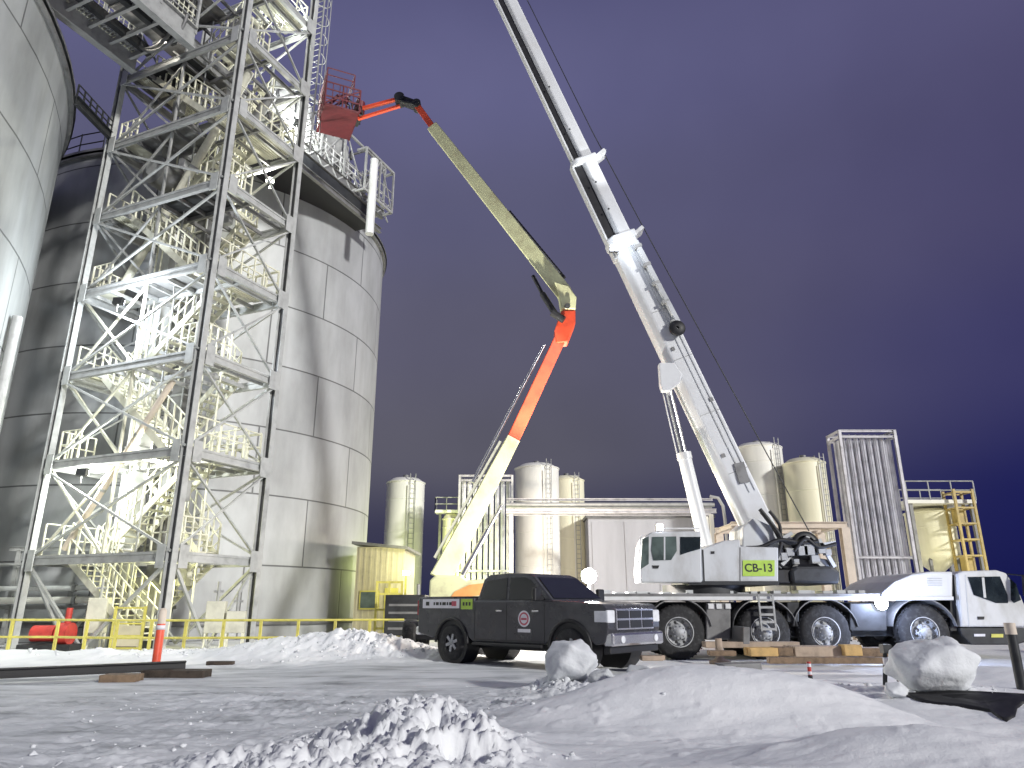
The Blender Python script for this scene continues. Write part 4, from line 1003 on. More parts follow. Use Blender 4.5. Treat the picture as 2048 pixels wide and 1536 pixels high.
for i, x in enumerate(WX):
    for s, y in ((-1, CY+.22), (1, CY+2.53)):
        wh = MB().lathe([(.34,.19),(.60,.20),(.675,.15),(.70,.08),(.70,-.08),(.675,-.15),(.60,-.20),(.34,-.19)], (x, y, zw), 'y', 44)
        for q in range(40):
            a = 2*math.pi*q/40
            wh.bar((x+.70*math.cos(a), y-.17, zw+.70*math.sin(a)), (x+.70*math.cos(a+.05), y+.17, zw+.70*math.sin(a+.05)), .035, .016, up=(math.cos(a),0,math.sin(a)))
        wh = wh.build('wheel', 'rubber', cr, world=True)
        yy = y+s*.15
        rm = MB().lathe([(.36,.04*s),(.385,.05*s),(.385,.0),(.33,-.06*s),(.20,-.08*s),(.19,.02*s),(.13,.03*s),(.11,.10*s),(.001,.11*s)], (x, yy, zw), 'y', 36)
        for q in range(10):
            a = 2*math.pi*q/10; rm.tube((x+.155*math.cos(a), yy+.02*s, zw+.155*math.sin(a)), (x+.155*math.cos(a), yy+.06*s, zw+.155*math.sin(a)), .018, 8)
        rm.build('rim', 'rim_steel', wh, world=True)
        if s < 0:
            hl = MB()
            for q in range(8):
                a = 2*math.pi*(q+.5)/8; hl.tube((x+.265*math.cos(a), yy-.058+.01, zw+.265*math.sin(a)), (x+.265*math.cos(a), yy-.058+.014-.03, zw+.265*math.sin(a)), .04, 10)
            hl.build('rim_holes', 'black', wh, world=True)
    # mudguard
    mb = MB(); n = 14; pts = [(x+.86*math.cos(a), zw+.04+.80*math.sin(a)) for a in [math.pi*(.04+.92*q/n) for q in range(n+1)]]
    for q in range(n):
        (xa, za), (xb, zb) = pts[q], pts[q+1]; mb.bar((xa, CY-.02, za), (xb, CY-.02, zb), .62, .03) if False else mb.add([(xa,CY-.03,za),(xb,CY-.03,zb),(xb,CY+.6,zb),(xa,CY+.6,za),(xa,CY-.03,za+.03),(xb,CY-.03,zb+.03),(xb,CY+.6,zb+.03),(xa,CY+.6,za+.03)], [(0,1,2,3),(7,6,5,4),(0,4,5,1),(1,5,6,2),(2,6,7,3),(3,7,4,0)])
    mb.build('mudguard', 'galv_dark', cr, world=True)
cpr('tool_box', [(1413,1206),(1462,1206),(1462,1280),(1413,1280)], CY+.02, CY+.5, 'galv_dark')
mb = MB()
for px in (1422, 1438, 1456): q = pp(px, 1212); mb.box((q[0]-.07, CY-.02, q[1]-.07), (q[0]+.07, CY+.03, q[1]+.06))
mb.build('side_reflectors', 'white_paint', cr, world=True)
cpr('tool_box', [(1700,1206),(1775,1206),(1775,1262),(1700,1262)], CY+.02, CY+.5, 'dark_steel')
cpr('chassis_side', [(1180,1204),(1910,1204),(1910,1262),(1890,1275),(1240,1275),(1180,1250)], CY+.62, CY+.9, 'dark_steel')
cpr('side_panel', [(1575,1204),(1600,1204),(1600,1245),(1575,1245)], CY+.05, CY+.4, 'dark_steel')
# boarding ladder
mb = MB(); a = pp(1513,1190); b = pp(1513,1262)
for px in (1513, 1541): xa = pp(px,1190)[0]; mb.bar((xa,CY-.14,a[1]), (xa,CY-.14,b[1]), .045, .045)
for k in range(5): z = b[1]+.05+k*(a[1]-b[1])/5; mb.bar((pp(1513,1200)[0],CY-.14,z), (pp(1541,1200)[0],CY-.14,z), .04, .06)
mb.build('ladder', 'galvanised', cr, world=True)
# carrier hood and driving cab
cpr('engine_hood', [(1762,1199),(1768,1183),(1790,1163),(1825,1148),(1862,1143),(1906,1143),(1906,1199)], CY+.0, CY+2.7, 'white_paint', bevel=.05)
mb = MB()
for k in range(4): q = pp(1855, 1157+k*4.5); r_ = pp(1884, 1157+k*4.5); mb.box((q[0], CY-.012, q[1]-.012), (r_[0], CY+.01, q[1]+.012))
mb.build('hood_vents', 'crane_grey', cr, world=True)
cpr('cab_gap', [(1906,1150),(1913,1150),(1920,1262),(1906,1262)], CY+.12, CY+2.5, 'black', bevel=0)
cabp = [(1913,1147),(1925,1142),(1992,1140),(2012,1146),(2040,1190),(2056,1228),(2058,1254),(1921,1254)]
cab = cpr('driving_cab', cabp, CY-.03, CY+2.65, 'white_paint', bevel=.05)
cpr('side_window', [(1934,1154),(1998,1153),(2013,1190),(2014,1206),(1990,1206),(1966,1197),(1946,1190)], CY-.045, CY-.02, 'cab_glass_dark', cab, bevel=.0)
cpr('window_frame', [(1961,1155),(1966,1155),(1970,1196),(1965,1195)], CY-.055, CY-.044, 'white_paint', cab, bevel=0)
ws = pp(2018,1152); we = pp(2047,1212)
mb = MB(); mb.add([(ws[0],CY+.12,ws[1]),(ws[0],CY+2.5,ws[1]),(we[0],CY+2.55,we[1]),(we[0],CY+.07,we[1]),(ws[0]+.06,CY+.12,ws[1]+.02),(ws[0]+.06,CY+2.5,ws[1]+.02),(we[0]+.06,CY+2.55,we[1]+.02),(we[0]+.06,CY+.07,we[1]+.02)], [(0,1,2,3),(7,6,5,4),(0,4,5,1),(1,5,6,2),(2,6,7,3),(3,7,4,0)])
mb.build('windscreen', 'cab_glass_dark', cab, world=True)
cpr('corner_window', [(2019,1158),(2030,1168),(2040,1200),(2026,1206),(2020,1200)], CY-.045, CY-.02, 'cab_glass_dark', cab, bevel=0)
cpr('door_handle', [(1953,1233),(1967,1233),(1966,1239),(1954,1239)], CY-.05, CY-.02, 'black', cab, bevel=.005)
cpr('door_seam', [(1928,1150),(1930,1150),(1938,1253),(1936,1253)], CY-.036, CY-.028, 'crane_grey', cab, bevel=0)
cpr('mirror', [(2030,1150),(2042,1152),(2044,1192),(2032,1192)], CY-.35, CY-.25, 'black', cab, bevel=.02)
MB().tube((pp(2030,1150)[0],CY-.3,pp(0,1152)[1]), (pp(2015,1150)[0],CY,pp(0,1148)[1]), .02, 6).build('mirror_arm', 'black', cab, world=True)
cpr('cab_underside', [(1921,1256),(2056,1256),(2056,1284),(2035,1290),(1945,1290),(1925,1270)], CY+.05, CY+2.6, 'dark_steel')
cpr('side_marker', [(1950,1268),(1972,1268),(1972,1273),(1950,1273)], CY+.03, CY+.05, 'decal_white', bevel=0)
cpr('side_marker', [(1985,1268),(2008,1268),(2008,1275),(1985,1275)], CY+.03, CY+.05, 'reflector', bevel=0)
MB().box((pp(2040,0)[0]-.0, CY-.05, pp(0,1262)[1]), (pp(2062,0)[0], CY+2.7, pp(0,1236)[1])).build('front_bumper', 'tan_steel', cr, world=True, bevel=.03)
# superstructure
SY = CY+.12
MB().tube((8.0-2.5, 21.25, pp(0,1187)[1]), (8.0-2.5, 21.25, pp(0,1168)[1]), 1.15, 40).build('slewing_ring', 'dark_steel', cr, world=True)
cpr('superstructure', [(1406,1166),(1406,1098),(1432,1088),(1452,1080),(1482,1078),(1484,1092),(1560,1094),(1560,1166)], SY, CY+2.5, 'crane_grey')
cpr('panel_gap', [(1406,1099),(1409,1099),(1412,1166),(1409,1166)], SY-.012, SY+.01, 'black', bevel=0)
cpr('panel_gap', [(1482,1094),(1484,1094),(1484,1165),(1482,1165)], SY-.010, SY+.01, 'galv_dark', bevel=0)
cpr('vent', [(1424,1102),(1431,1102),(1431,1107),(1424,1107)], SY-.02, SY+.01, 'black', bevel=0)
cpr('lower_sill', [(1380,1162),(1560,1162),(1560,1170),(1380,1170)], SY-.05, CY+2.4, 'dark_steel', bevel=.01)
sg = cpr('number_plate', [(1488,1120),(1552,1120),(1552,1152),(1488,1152)], SY-.016, SY-.002, 'decal_lime', bevel=0)
q = pp(1520, 1136); text_mesh('CB-13', .30, (q[0]-8.0, SY-.019-21.2, q[1]), (1,0,0), (0,0,1), 'decal_black', 'lettering', sg, .001)
opc = cpr('operator_cab', [(1281,1165),(1279,1140),(1283,1092),(1290,1073),(1304,1064),(1402,1062),(1404,1165)], CY-.02, CY+.95, 'crane_grey', bevel=.04)
cpr('side_window', [(1304,1074),(1352,1073),(1353,1102),(1342,1120),(1306,1121),(1302,1100)], CY-.036, CY-.012, 'cab_glass', opc, bevel=0)
cpr('window_bar', [(1327,1074),(1330,1074),(1330,1120),(1327,1120)], CY-.045, CY-.034, 'crane_grey', opc, bevel=0)
cpr('side_window', [(1360,1074),(1400,1074),(1400,1098),(1378,1104),(1360,1110)], CY-.036, CY-.012, 'cab_glass_dark', opc, bevel=0)
cpr('front_window', [(1284,1078),(1297,1073),(1297,1128),(1282,1138)], CY-.036, CY-.012, 'cab_glass', opc, bevel=0)
ha, hb = pp(1281,1072), pp(1273,1150); MB().tube((ha[0],CY-.1,ha[1]), (hb[0],CY-.1,hb[1]), .022, 8).build('handrail', 'crane_grey', opc, world=True)
cpr('door_handle', [(1304,1131),(1318,1131),(1316,1137),(1306,1137)], CY-.04, CY-.01, 'black', opc, bevel=0)
cpr('roof_rail', [(1318,1055),(1400,1055),(1400,1058),(1318,1058)], CY+.05, CY+.08, 'white_paint', opc, bevel=0)
q = pp(1320,1054); MB().box((q[0]-.10,CY+.0,q[1]-.10),(q[0]+.10,CY+.16,q[1]+.08)).build('cab_lamp_housing', 'dark_steel', opc, world=True)
MB().box((q[0]-.09,CY-.012,q[1]-.09),(q[0]+.09,CY-.002,q[1]+.07)).build('cab_lamp_lens', 'em_blue', opc, world=True)
cpr('counterweight', [(1592,1166),(1588,1140),(1600,1131),(1672,1131),(1690,1142),(1688,1168)], CY+.25, CY+2.4, 'dark_steel', bevel=.08)
cpr('counterweight', [(1562,1166),(1562,1138),(1590,1138),(1590,1166)], CY+.35, CY+2.3, 'black', bevel=.03)
cpr('rear_frame', [(1562,1137),(1562,1096),(1690,1118),(1690,1130)], CY+.7, CY+2.0, 'galv_dark', bevel=.03)
for px, py, r_, nm in ((1628,1088,.40,'winch_drum'), (1586,1118,.24,'winch_drum')):
    q = pp(px, py); d = MB().lathe([(r_*.7,-.8),(r_,-.8),(r_,-.74),(r_*.72,-.74),(r_*.72,.74),(r_,.74),(r_,.8),(r_*.7,.8)], (q[0], CY+1.35, q[1]), 'y', 28).build(nm, 'dark_steel', cr, world=True)
    rp = MB()
    for k in range(24): rp.lathe([(r_*.72,-.03),(r_*.78,0),(r_*.72,.03)], (q[0], CY+1.35-.7+k*.06, q[1]), 'y', 24)
    rp.build('wound_rope', 'galvanised', d, world=True)
mb = MB()
for (a, b) in (((1562,1100),(1690,1082)), ((1575,1132),(1640,1062)), ((1600,1075),(1665,1132)), ((1655,1075),(1688,1132)), ((1560,1085),(1600,1062))):
    p_, q_ = pp(*a), pp(*b); mb.bar((p_[0],CY+.6,p_[1]), (q_[0],CY+.6,q_[1]), .09, .10); mb.bar((p_[0],CY+2.1,p_[1]), (q_[0],CY+2.1,q_[1]), .09, .10)
mb.build('winch_frame', 'crane_grey', cr, world=True)
mb = MB(); random.seed(11)
for k in range(9):
    px = 1566+k*13; py = random.uniform(1096, 1128); q = pp(px, py); s_ = random.uniform(.06,.14)
    mb.box((q[0]-s_, CY+.4, q[1]-s_), (q[0]+s_, CY+.4+random.uniform(.2,.6), q[1]+s_))
mb.build('hydraulic_blocks', 'galvanised', cr, world=True)
def hose(pts, r=.045, dy=0, m='black', name='hose'):
    P_ = [Vector((pp(a,b)[0], CY+.35+dy+(c if len(q_)>2 else 0), pp(a,b)[1])) for q_ in pts for a, b, c in [(q_+(0,))[:3]]]
    # smooth
    out = []
    for i in range(len(P_)-1):
        p0 = P_[max(i-1,0)]; p1 = P_[i]; p2 = P_[i+1]; p3 = P_[min(i+2,len(P_)-1)]
        for s in range(6):
            t_ = s/6; out.append(.5*((2*p1)+(-p0+p2)*t_+(2*p0-5*p1+4*p2-p3)*t_*t_+(-p0+3*p1-3*p2+p3)*t_**3))
    out.append(P_[-1]); return MB().path(out, r, 8).build(name, m, cr, world=True)
hose([(1528,1015),(1548,1040),(1570,1072),(1568,1100),(1556,1125)], .06)
hose([(1550,1018),(1570,1045),(1576,1075),(1600,1085),(1650,1080)], .05, .1)
hose([(1500,1094),(1530,1092),(1565,1078),(1600,1082)], .055, -.05)
hose([(1535,1020),(1560,1052),(1580,1090),(1590,1110)], .04, .2)
hose([(1600,1100),(1622,1075),(1650,1092),(1685,1085)], .05, .05)
# boom
by = 21.2
B0 = at(1520, 1068, by); B1 = at(1243, 489, by)
bu = (B1-B0).normalized(); bn = Vector((-bu.z, 0, bu.x))   # bn points to the underside (left/down)
if bn.x > 0: bn = -bn
def boomsec(name, s0, s1, hgt, wdt, m='boom_white', parent=None, off=0, bev=.05):
    """box section with a chamfered belly"""
    a, b = B0+bu*s0+bn*off, B0+bu*s1+bn*off; vs = []
    pr = [(-wdt/2, -hgt/2), (wdt/2, -hgt/2), (wdt/2, hgt*.30), (wdt*.30, hgt/2), (-wdt*.30, hgt/2), (-wdt/2, hgt*.30)]
    for p_ in (a, b): vs += [p_+Vector((0, y, 0))+bn*h for y, h in pr]
    return MB().add(vs, [tuple(range(6))[::-1], tuple(range(6,12))]+[(i,(i+1)%6,6+(i+1)%6,6+i) for i in range(6)]).build(name, m, parent or cr, world=True, bevel=bev)
LBm = (B1-B0).length
boomsec('boom_base', -.4, LBm, .84, .80)
def tele(s0, s1, hw, hd, wd):
    o_ = boomsec('boom_section', s0, s1, hw, wd, off=-.14)
    e = -.14+hw/2
    MB().bar(B0+bu*s0+bn*(e+hd/2), B0+bu*s1+bn*(e+hd/2), wd*.55, hd, up=bn).build('belly_shade', 'black', o_, world=True)  # black bar puts the shade of the boom's unlit underside into colour
    MB().bar(B0+bu*s0+bn*(e+hd+.03), B0+bu*s1+bn*(e+hd+.03), wd*.62, .06, up=bn).build('belly_flange', 'boom_white', o_, world=True, bevel=.01)
tele(LBm-.5, LBm+3.25, .50, .30, .62)
tele(LBm+3.0, LBm+16, .45, .20, .50)
boomsec('boom_section', LBm+15.8, LBm+24, .48, .46)
boomsec('boom_collar', LBm-.05, LBm+.22, .98, .90)
boomsec('boom_collar', LBm+3.2, LBm+3.42, .92, .74)
boomsec('boom_collar', LBm+15.9, LBm+16.1, .74, .70)
# lug on the collars
for s in (LBm+.1, LBm+3.3):
    MB().bar(B0+bu*s-bn*.45, B0+bu*s-bn*.85+bu*.15, .5, .12, up=bu).build('rope_guide', 'white_paint', cr, world=True)
hd = boomsec('boom_head', LBm+24, LBm+25.2, .8, .6)
MB().tube(B0+bu*(LBm+25)+bn*.3+Vector((0,-.3,0)), B0+bu*(LBm+25)+bn*.3+Vector((0,.3,0)), .35, 20).build('head_sheave', 'dark_steel', hd, world=True)
# side ribs / guide strips along the base section near face
yf = by-.40
mb = MB()
for h in (-.12, -.30): mb.bar(B0+bu*1.2+bn*h+Vector((0,yf-by-.014,0)), B0+bu*(LBm-.3)+bn*h+Vector((0,yf-by-.014,0)), .025, .03, up=bn)
mb.build('side_rails', 'crane_grey', cr, world=True)
MB().bar(B0+bu*(LBm-3.4)-bn*.36+Vector((0,-.56,0)), B0+bu*(LBm-.3)-bn*.28+Vector((0,-.52,0)), .18, .14, up=bn).build('stowed_tube', 'crane_grey', cr, world=True)
for k in range(5): q = B0+bu*(LBm-3.3+k*.7)-bn*.28; MB().bar(q+Vector((0,-.42,0)), q+Vector((0,-.64,0)), .10, .22, up=bn).build('clamp', 'galvanised', cr, world=True)
q = B0+bu*(LBm-3.55)-bn*.24; MB().lathe([(.05,0),(.24,0),(.26,.05),(.18,.08),(.24,.12),(.05,.14)], q+Vector((0,-.66,0)), 'y', 28).build('hose_reel', 'black', cr, world=True)
for s, h in ((1.6,-.1),(2.4,.12),(4.1,-.3),(6,.1)):
    q = B0+bu*s+bn*h+Vector((0,yf-by-.02,0)); MB().bar(q, q+bu*.12, .04, .10, up=bn).build('side_bracket', 'galv_dark', cr, world=True)
MB().bar(B0+bu*1.5-bn*.1+Vector((0,yf-by-.03,0)), B0+bu*2.1-bn*.2+Vector((0,yf-by-.03,0)), .06, .30, up=bn).build('side_plate', 'galv_dark', cr, world=True)
# weld seams and rope clips along the base section, near face
for s in (1.9, 3.8, 5.7, 7.4):
    MB().bar(B0+bu*s-bn*.40+Vector((0,-.408,0)), B0+bu*s+bn*.22+Vector((0,-.408,0)), .012, .018, up=bu).build('weld_seam', 'galvanised', cr, world=True)
cpr('bracket_plate', [(1330,706),(1333,750),(1337,764),(1352,764),(1374,748),(1378,730),(1362,706)], by-.425, by-.15, 'boom_white', bevel=.03)
cpr('boom_foot', [(1500,1078),(1500,1050),(1522,1030),(1572,1052),(1584,1080),(1584,1094),(1500,1094)], CY+.65, CY+2.0, 'crane_grey', bevel=.04)
R0 = at(1412, 1092, by); R1 = at(1331, 758, by)
MB().tube(R0, R0.lerp(R1, .52), .20, 24).build('luffing_cylinder', 'boom_white', cr, world=True)
MB().tube(R0.lerp(R1, .50), R0.lerp(R1, .54), .225, 24).build('cylinder_collar', 'white_paint', cr, world=True)
MB().tube(R0.lerp(R1, .53), R1, .115, 20).build('cylinder_rod', 'chrome', cr, world=True)
MB().path([R0.lerp(R1,.55)+bn*.2, R0.lerp(R1,.75)+bn*.2, R1+bn*.18], .02, 6).build('hydraulic_line', 'white_paint', cr, world=True)
# small dots / inspection ports on the section
mb = MB()
for s in (1.2, 2.3, 4.6, 6.5): q = B0+bu*(LBm+s); mb.tube(q+Vector((0,-.37 if s<3 else -.295,0)), q+Vector((0,-.39 if s<3 else -.31,0)), .035, 10)
mb.build('inspection_ports', 'dark_steel', cr, world=True)
# lamp on the boom collar
q = at(1228, 497, by-.52)
MB().box((q.x-.14,q.y-.02,q.z-.10),(q.x+.14,q.y+.12,q.z+.10)).build('boom_lamp_housing', 'dark_steel', cr, world=True)
MB().box((q.x-.12,q.y-.035,q.z-.085),(q.x+.12,q.y-.022,q.z+.085)).build('boom_lamp_lens', 'em_blue', cr, world=True)
lamp(cr, q+Vector((.1,-.6,.0)), 40, (.84,.90,1), .08)
lamp(cr, B0+bu*(LBm+.2)-bn*.4+Vector((0,-1.6,0)), 700, (.93,.96,1), .1, 50, B0+bu*(LBm+9))
# lamp on the carrier side
q = at(1762, 1207, CY-.1)
MB().tube((q.x,CY-.02,q.z),(q.x,CY-.12,q.z),.13,20).build('side_lamp_housing', 'dark_steel', cr, world=True)
MB().ball((q.x,CY-.13,q.z),.17,20,(1,.4,1)).build('side_lamp_lens', 'em_blue', cr, world=True)
lamp(cr, (q.x, CY-.6, q.z), 200, (.55,.66,1), .08)
# outrigger beam and jack in front of the axles
cpr('outrigger_beam', [(1465,1252),(1478,1252),(1478,1285),(1465,1285)], CY-.9, CY+.5, 'galv_dark', bevel=.02)
# rope
hr = thing('hoist_rope', 'thin steel hoist rope running from the crane boom tip down to its winch', 'rope', B0, 0)
tip = B0+bu*(LBm+25)-bn*.75; wn = at(1618, 1062, by); midp = at(1184, 262, by)
MB().path([wn, at(1460,772,by), at(1283,448,by), midp, tip], .018, 6).build('rope', 'dark_steel', hr, world=True)

# ---------------------------------------------------------------- mats, stakes and bits round the crane
tmg = 'timber mats and planks laid before the crane wheels'
def matbox(lab, px0, px1, py0, py1, Y, dy, m, name='timber_mat', cat='timber mat', nb=3, rz=0):
    a = at(px0, py1, Y); b = at(px1, py0, Y); cxx = (a.x+b.x)/2; z0 = max(a.z, -.02)
    g = thing(name, lab, cat, (cxx, Y+dy/2, z0), R(rz), tmg); L_ = b.x-a.x; h_ = b.z-z0
    for i in range(nb):
        MB().box((-L_/2+random.uniform(-.04,.04), -dy/2+i*dy/nb+.008, 0), (L_/2+random.uniform(-.04,.04), -dy/2+(i+1)*dy/nb-.008, h_)).build('beam', m, g, bevel=.015)
    return g
matbox('long tan timber beam under the second and third crane axles', 1412, 1600, 1284, 1296, 19.0, .4, 'timber_tan', nb=1)
matbox('bright yellow timber block under the second crane wheel', 1500, 1556, 1296, 1313, 17.6, .5, 'timber_yellow', nb=2)
matbox('brown timber block right against the bright yellow one', 1557, 1586, 1295, 1312, 17.7, .5, 'wood', nb=2)
matbox('grey pink timber mat between the yellow blocks', 1588, 1690, 1293, 1314, 17.8, .6, 'timber_tan', nb=3)
matbox('short yellow timber block near the third crane wheel', 1694, 1722, 1290, 1312, 17.6, .4, 'timber_yellow', nb=2)
matbox('low dark timber sill lying nearest below the mats', 1540, 1765, 1315, 1328, 15.9, .3, 'wood', nb=2)
matbox('brown timber lying at the left end near the first crane wheel', 1422, 1470, 1302, 1312, 17.6, .35, 'wood', nb=2)
matbox('grey timber block beside the lamp end of the mats', 1724, 1790, 1296, 1314, 17.9, .5, 'wood', nb=2)
matbox('pale timber offcut left of the first crane wheel', 1286, 1330, 1312, 1322, 15.4, .3, 'timber_tan', nb=2)
P = at(1438, 1295, 18.6); g = thing('outrigger_jack', 'round pale outrigger jack foot before the first crane wheel', 'outrigger', (P.x, P.y, 0))
MB().lathe([(.01,.02),(.26,.02),(.26,.08),(.10,.14),(.08,.6),(.01,.6)], n=24).build('foot', 'timber_tan', g)
P = at(1490, 1340, 13.2); g = thing('steel_plate', 'dark steel wedge half buried in the snow below the timber mats', 'plate', (P.x, P.y, H(P.x,P.y)-.02), R(6))
MB().prism([(-.42,.26),(.30,.28),(.32,-.10),(.05,-.10)], -.03, .35).build('plate', 'galv_dark', g, bevel=.02)
P = at(1622, 1366, 12.7); g = thing('marker_stake', 'short red and white striped stake stuck in the snow before the mats', 'stake', (P.x, P.y, H(P.x,P.y)))
MB().tube((0,0,0),(0,0,.40),.032,14).build('stake', 'red_paint', g)
for z in (.06,.20,.32): MB().tube((0,0,z),(0,0,z+.05),.035,14).build('white_band', 'decal_white', g)
MB().tube((0,0,.12),(0,0,.19),.036,14).build('black_band', 'black', g)
P = at(1782, 1370, 12.6); g = thing('jack_stand', 'small dark jack stand left of the big snow block', 'stand', (P.x, P.y, H(P.x,P.y)))
mb = MB()
for (x, y) in ((-.16,-.12),(.16,-.12),(.0,.18)): mb.bar((x,y,0),(x*.2,y*.2,.5),.045,.045)
mb.box((-.07,-.07,.48),(.07,.07,.62)); mb.build('frame', 'dark_steel', g)
MB().tube((.12,-.1,.05),(.14,-.1,.36),.06,12).build('cylinder', 'black', g); MB().box((-.12,-.13,.30),(-.02,-.09,.42)).build('tag_plate', 'decal_white', g)
P = at(2043, 1372, 12.4); g = thing('bollard', 'dark bollard with a tan collar cut by the right edge of the photo', 'bollard', (P.x, P.y, H(P.x,P.y)))
MB().tube((0,0,-.1),(0,0,.92),.075,18).build('post', 'dark_steel', g); MB().tube((0,0,.84),(0,0,1.02),.085,18).build('collar', 'tan_steel', g)
# black sheet standing in for the deep shadow in the hollow
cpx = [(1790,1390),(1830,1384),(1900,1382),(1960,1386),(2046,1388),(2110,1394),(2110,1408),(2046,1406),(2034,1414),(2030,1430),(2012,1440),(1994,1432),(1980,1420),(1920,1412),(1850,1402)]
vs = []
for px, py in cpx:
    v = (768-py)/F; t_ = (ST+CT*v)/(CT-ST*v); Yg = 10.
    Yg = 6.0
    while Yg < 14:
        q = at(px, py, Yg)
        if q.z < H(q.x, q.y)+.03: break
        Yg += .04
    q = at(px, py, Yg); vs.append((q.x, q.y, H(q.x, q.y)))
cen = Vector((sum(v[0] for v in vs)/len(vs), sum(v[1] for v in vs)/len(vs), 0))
g = thing('shadow_sheet', 'black sheet standing in for the shadow in the snow hollow at the lower right', 'sheet', (cen.x, cen.y, H(cen.x, cen.y)))
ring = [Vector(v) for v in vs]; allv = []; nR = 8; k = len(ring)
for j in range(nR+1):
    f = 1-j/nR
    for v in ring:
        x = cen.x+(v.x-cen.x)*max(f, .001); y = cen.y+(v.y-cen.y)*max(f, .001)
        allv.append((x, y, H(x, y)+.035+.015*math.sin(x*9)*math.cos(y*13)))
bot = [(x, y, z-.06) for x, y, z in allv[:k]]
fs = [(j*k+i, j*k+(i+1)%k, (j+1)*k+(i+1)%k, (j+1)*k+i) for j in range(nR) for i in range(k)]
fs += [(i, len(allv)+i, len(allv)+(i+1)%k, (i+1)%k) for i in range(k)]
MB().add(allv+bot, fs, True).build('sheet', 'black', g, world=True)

# yard floodlight behind the pickup nose
q = at(1178, 1152, 21.2); g = thing('floodlight_mast', 'brilliant yard floodlight on a short mast between the pickup and the crane', 'floodlight', (q.x, q.y+.15, 0))
MB().tube((0,0,0),(0,0,q.z-.1),.05,12).build('mast', 'galvanised', g); MB().box((-.4,-.3,0),(.4,.3,.12)).build('base', 'dark_steel', g, bevel=.02)
MB().box((-.22,-.10,q.z-.16),(.22,.06,q.z+.16)).build('lamp_housing', 'dark_steel', g, bevel=.02)
MB().ball((0,-.14,q.z),.22,20,(1,.35,1)).build('lens', 'em_white', g)
lamp(g, (q.x, q.y-.35, q.z+.05), 650, (1,.97,.92), .12)
lamp(g, (q.x-.2, q.y-.35, q.z+.2), 12500, (1,.97,.86), .15, 34, at(985, 420, 24))  # upward spot added to brighten the lift's upper boom
lamp(g, (q.x, q.y+.5, q.z+.35), 1100, (1,.88,.74), .12)
lamp(g, (q.x+.6, q.y+19, q.z+2), 2600, (1,.88,.72), .4)  # unseen fill lamp added far behind the mast to brighten the tanks

# ---------------------------------------------------------------- plant behind
def tank(lab, px0, px1, pyt, Y, m, zb=0, cone=False, grp='tall white storage tanks behind the vehicles', hatch=True):
    c = at((px0+px1)/2, pyt, Y); r = (px1-px0)/2/F*(Y*CT+ST*(c.z-CAMH)); y = Y+r
    xb = c.x*(1+0*r)
    g = thing('storage_tank', lab, 'tank', (xb*(y/Y) if False else xb, y, zb), 0, grp)
    h = c.z-zb
    prof = [(r,0),(r,h-.12),(r-.02,h-.06),(r*.7,h+.22),(.01,h+.34)]
    if cone: prof = [(.15,-.9),(r*.96,.0),(r,.1),(r,h-.12),(r-.02,h-.06),(r*.7,h+.12),(.01,h+.2)]
    MB().lathe(prof, n=48).build('shell', m, g)
    mb = MB()
    z = 1.6
    while z < h-.5: mb.lathe([(r+.002,z),(r+.015,z+.02),(r+.015,z+.06),(r+.002,z+.08)], n=48); z += 2.3
    mb.lathe([(r+.002,h-.15),(r+.05,h-.13),(r+.05,h-.06),(r+.002,h-.04)], n=48)
    mb.build('weld_rings', m, g)
    if h > 7:
        lm = MB(); a_ = R(-62); ux, uy = math.cos(a_), math.sin(a_)
        for s_ in (-.2,.2): lm.bar(((r+.12)*ux-uy*s_,(r+.12)*uy+ux*s_,.3), ((r+.12)*ux-uy*s_,(r+.12)*uy+ux*s_,h+.4), .05, .05)
        for k_ in range(int(h/.35)): lm.bar(((r+.12)*ux+uy*.2,(r+.12)*uy-ux*.2,.5+k_*.35), ((r+.12)*ux-uy*.2,(r+.12)*uy+ux*.2,.5+k_*.35), .03, .03)
        lm.build('ladder', 'galvanised', g)
    if hatch: MB().tube((0,-.0,h+.2),(0,0,h+.5),.22,16).tube((r*.5,-.2,h+.0),(r*.5,-.2,h+.45),.06,8).build('top_nozzle', 'galv_dark', g)
    if cone or zb > .5:
        lg = MB()
        for a in (45,135,225,315): lg.bar((r*.85*math.cos(R(a)), r*.85*math.sin(R(a)), -zb), (r*.85*math.cos(R(a)), r*.85*math.sin(R(a)), .3), .14, .14)
        lg.build('legs', 'galv_dark', g)
    else:
        MB().bar((r*.3,-r-.10,0),(r*.3,-r-.10,h-.4),.06,.06).build('side_pipe', 'tank_white', g)
    return g
tank('slim dim tank standing alone right of the big silo', 768, 845, 958, 50, 'tank_white')
tank('wide cream tank just right of the cream boom', 1030, 1120, 928, 50, 'tank_white')
tank('yellowish tank half hidden behind the wide cream one', 1100, 1171, 954, 55, 'tank_yellow')
tank('tallest grey white tank half covered by the crane boom', 1480, 1578, 886, 48, 'tank_white')
tank('shorter cream tank right of the tallest one', 1582, 1664, 918, 46, 'tank_yellow')
tank('cream tank on legs beneath the railed platform at the right', 1836, 1926, 1018, 40, 'tank_yellow', zb=3.9, cone=True)
tank('small cream tank under the walkway left of the fin tower', 884, 918, 1034, 47, 'tank_yellow', hatch=False)
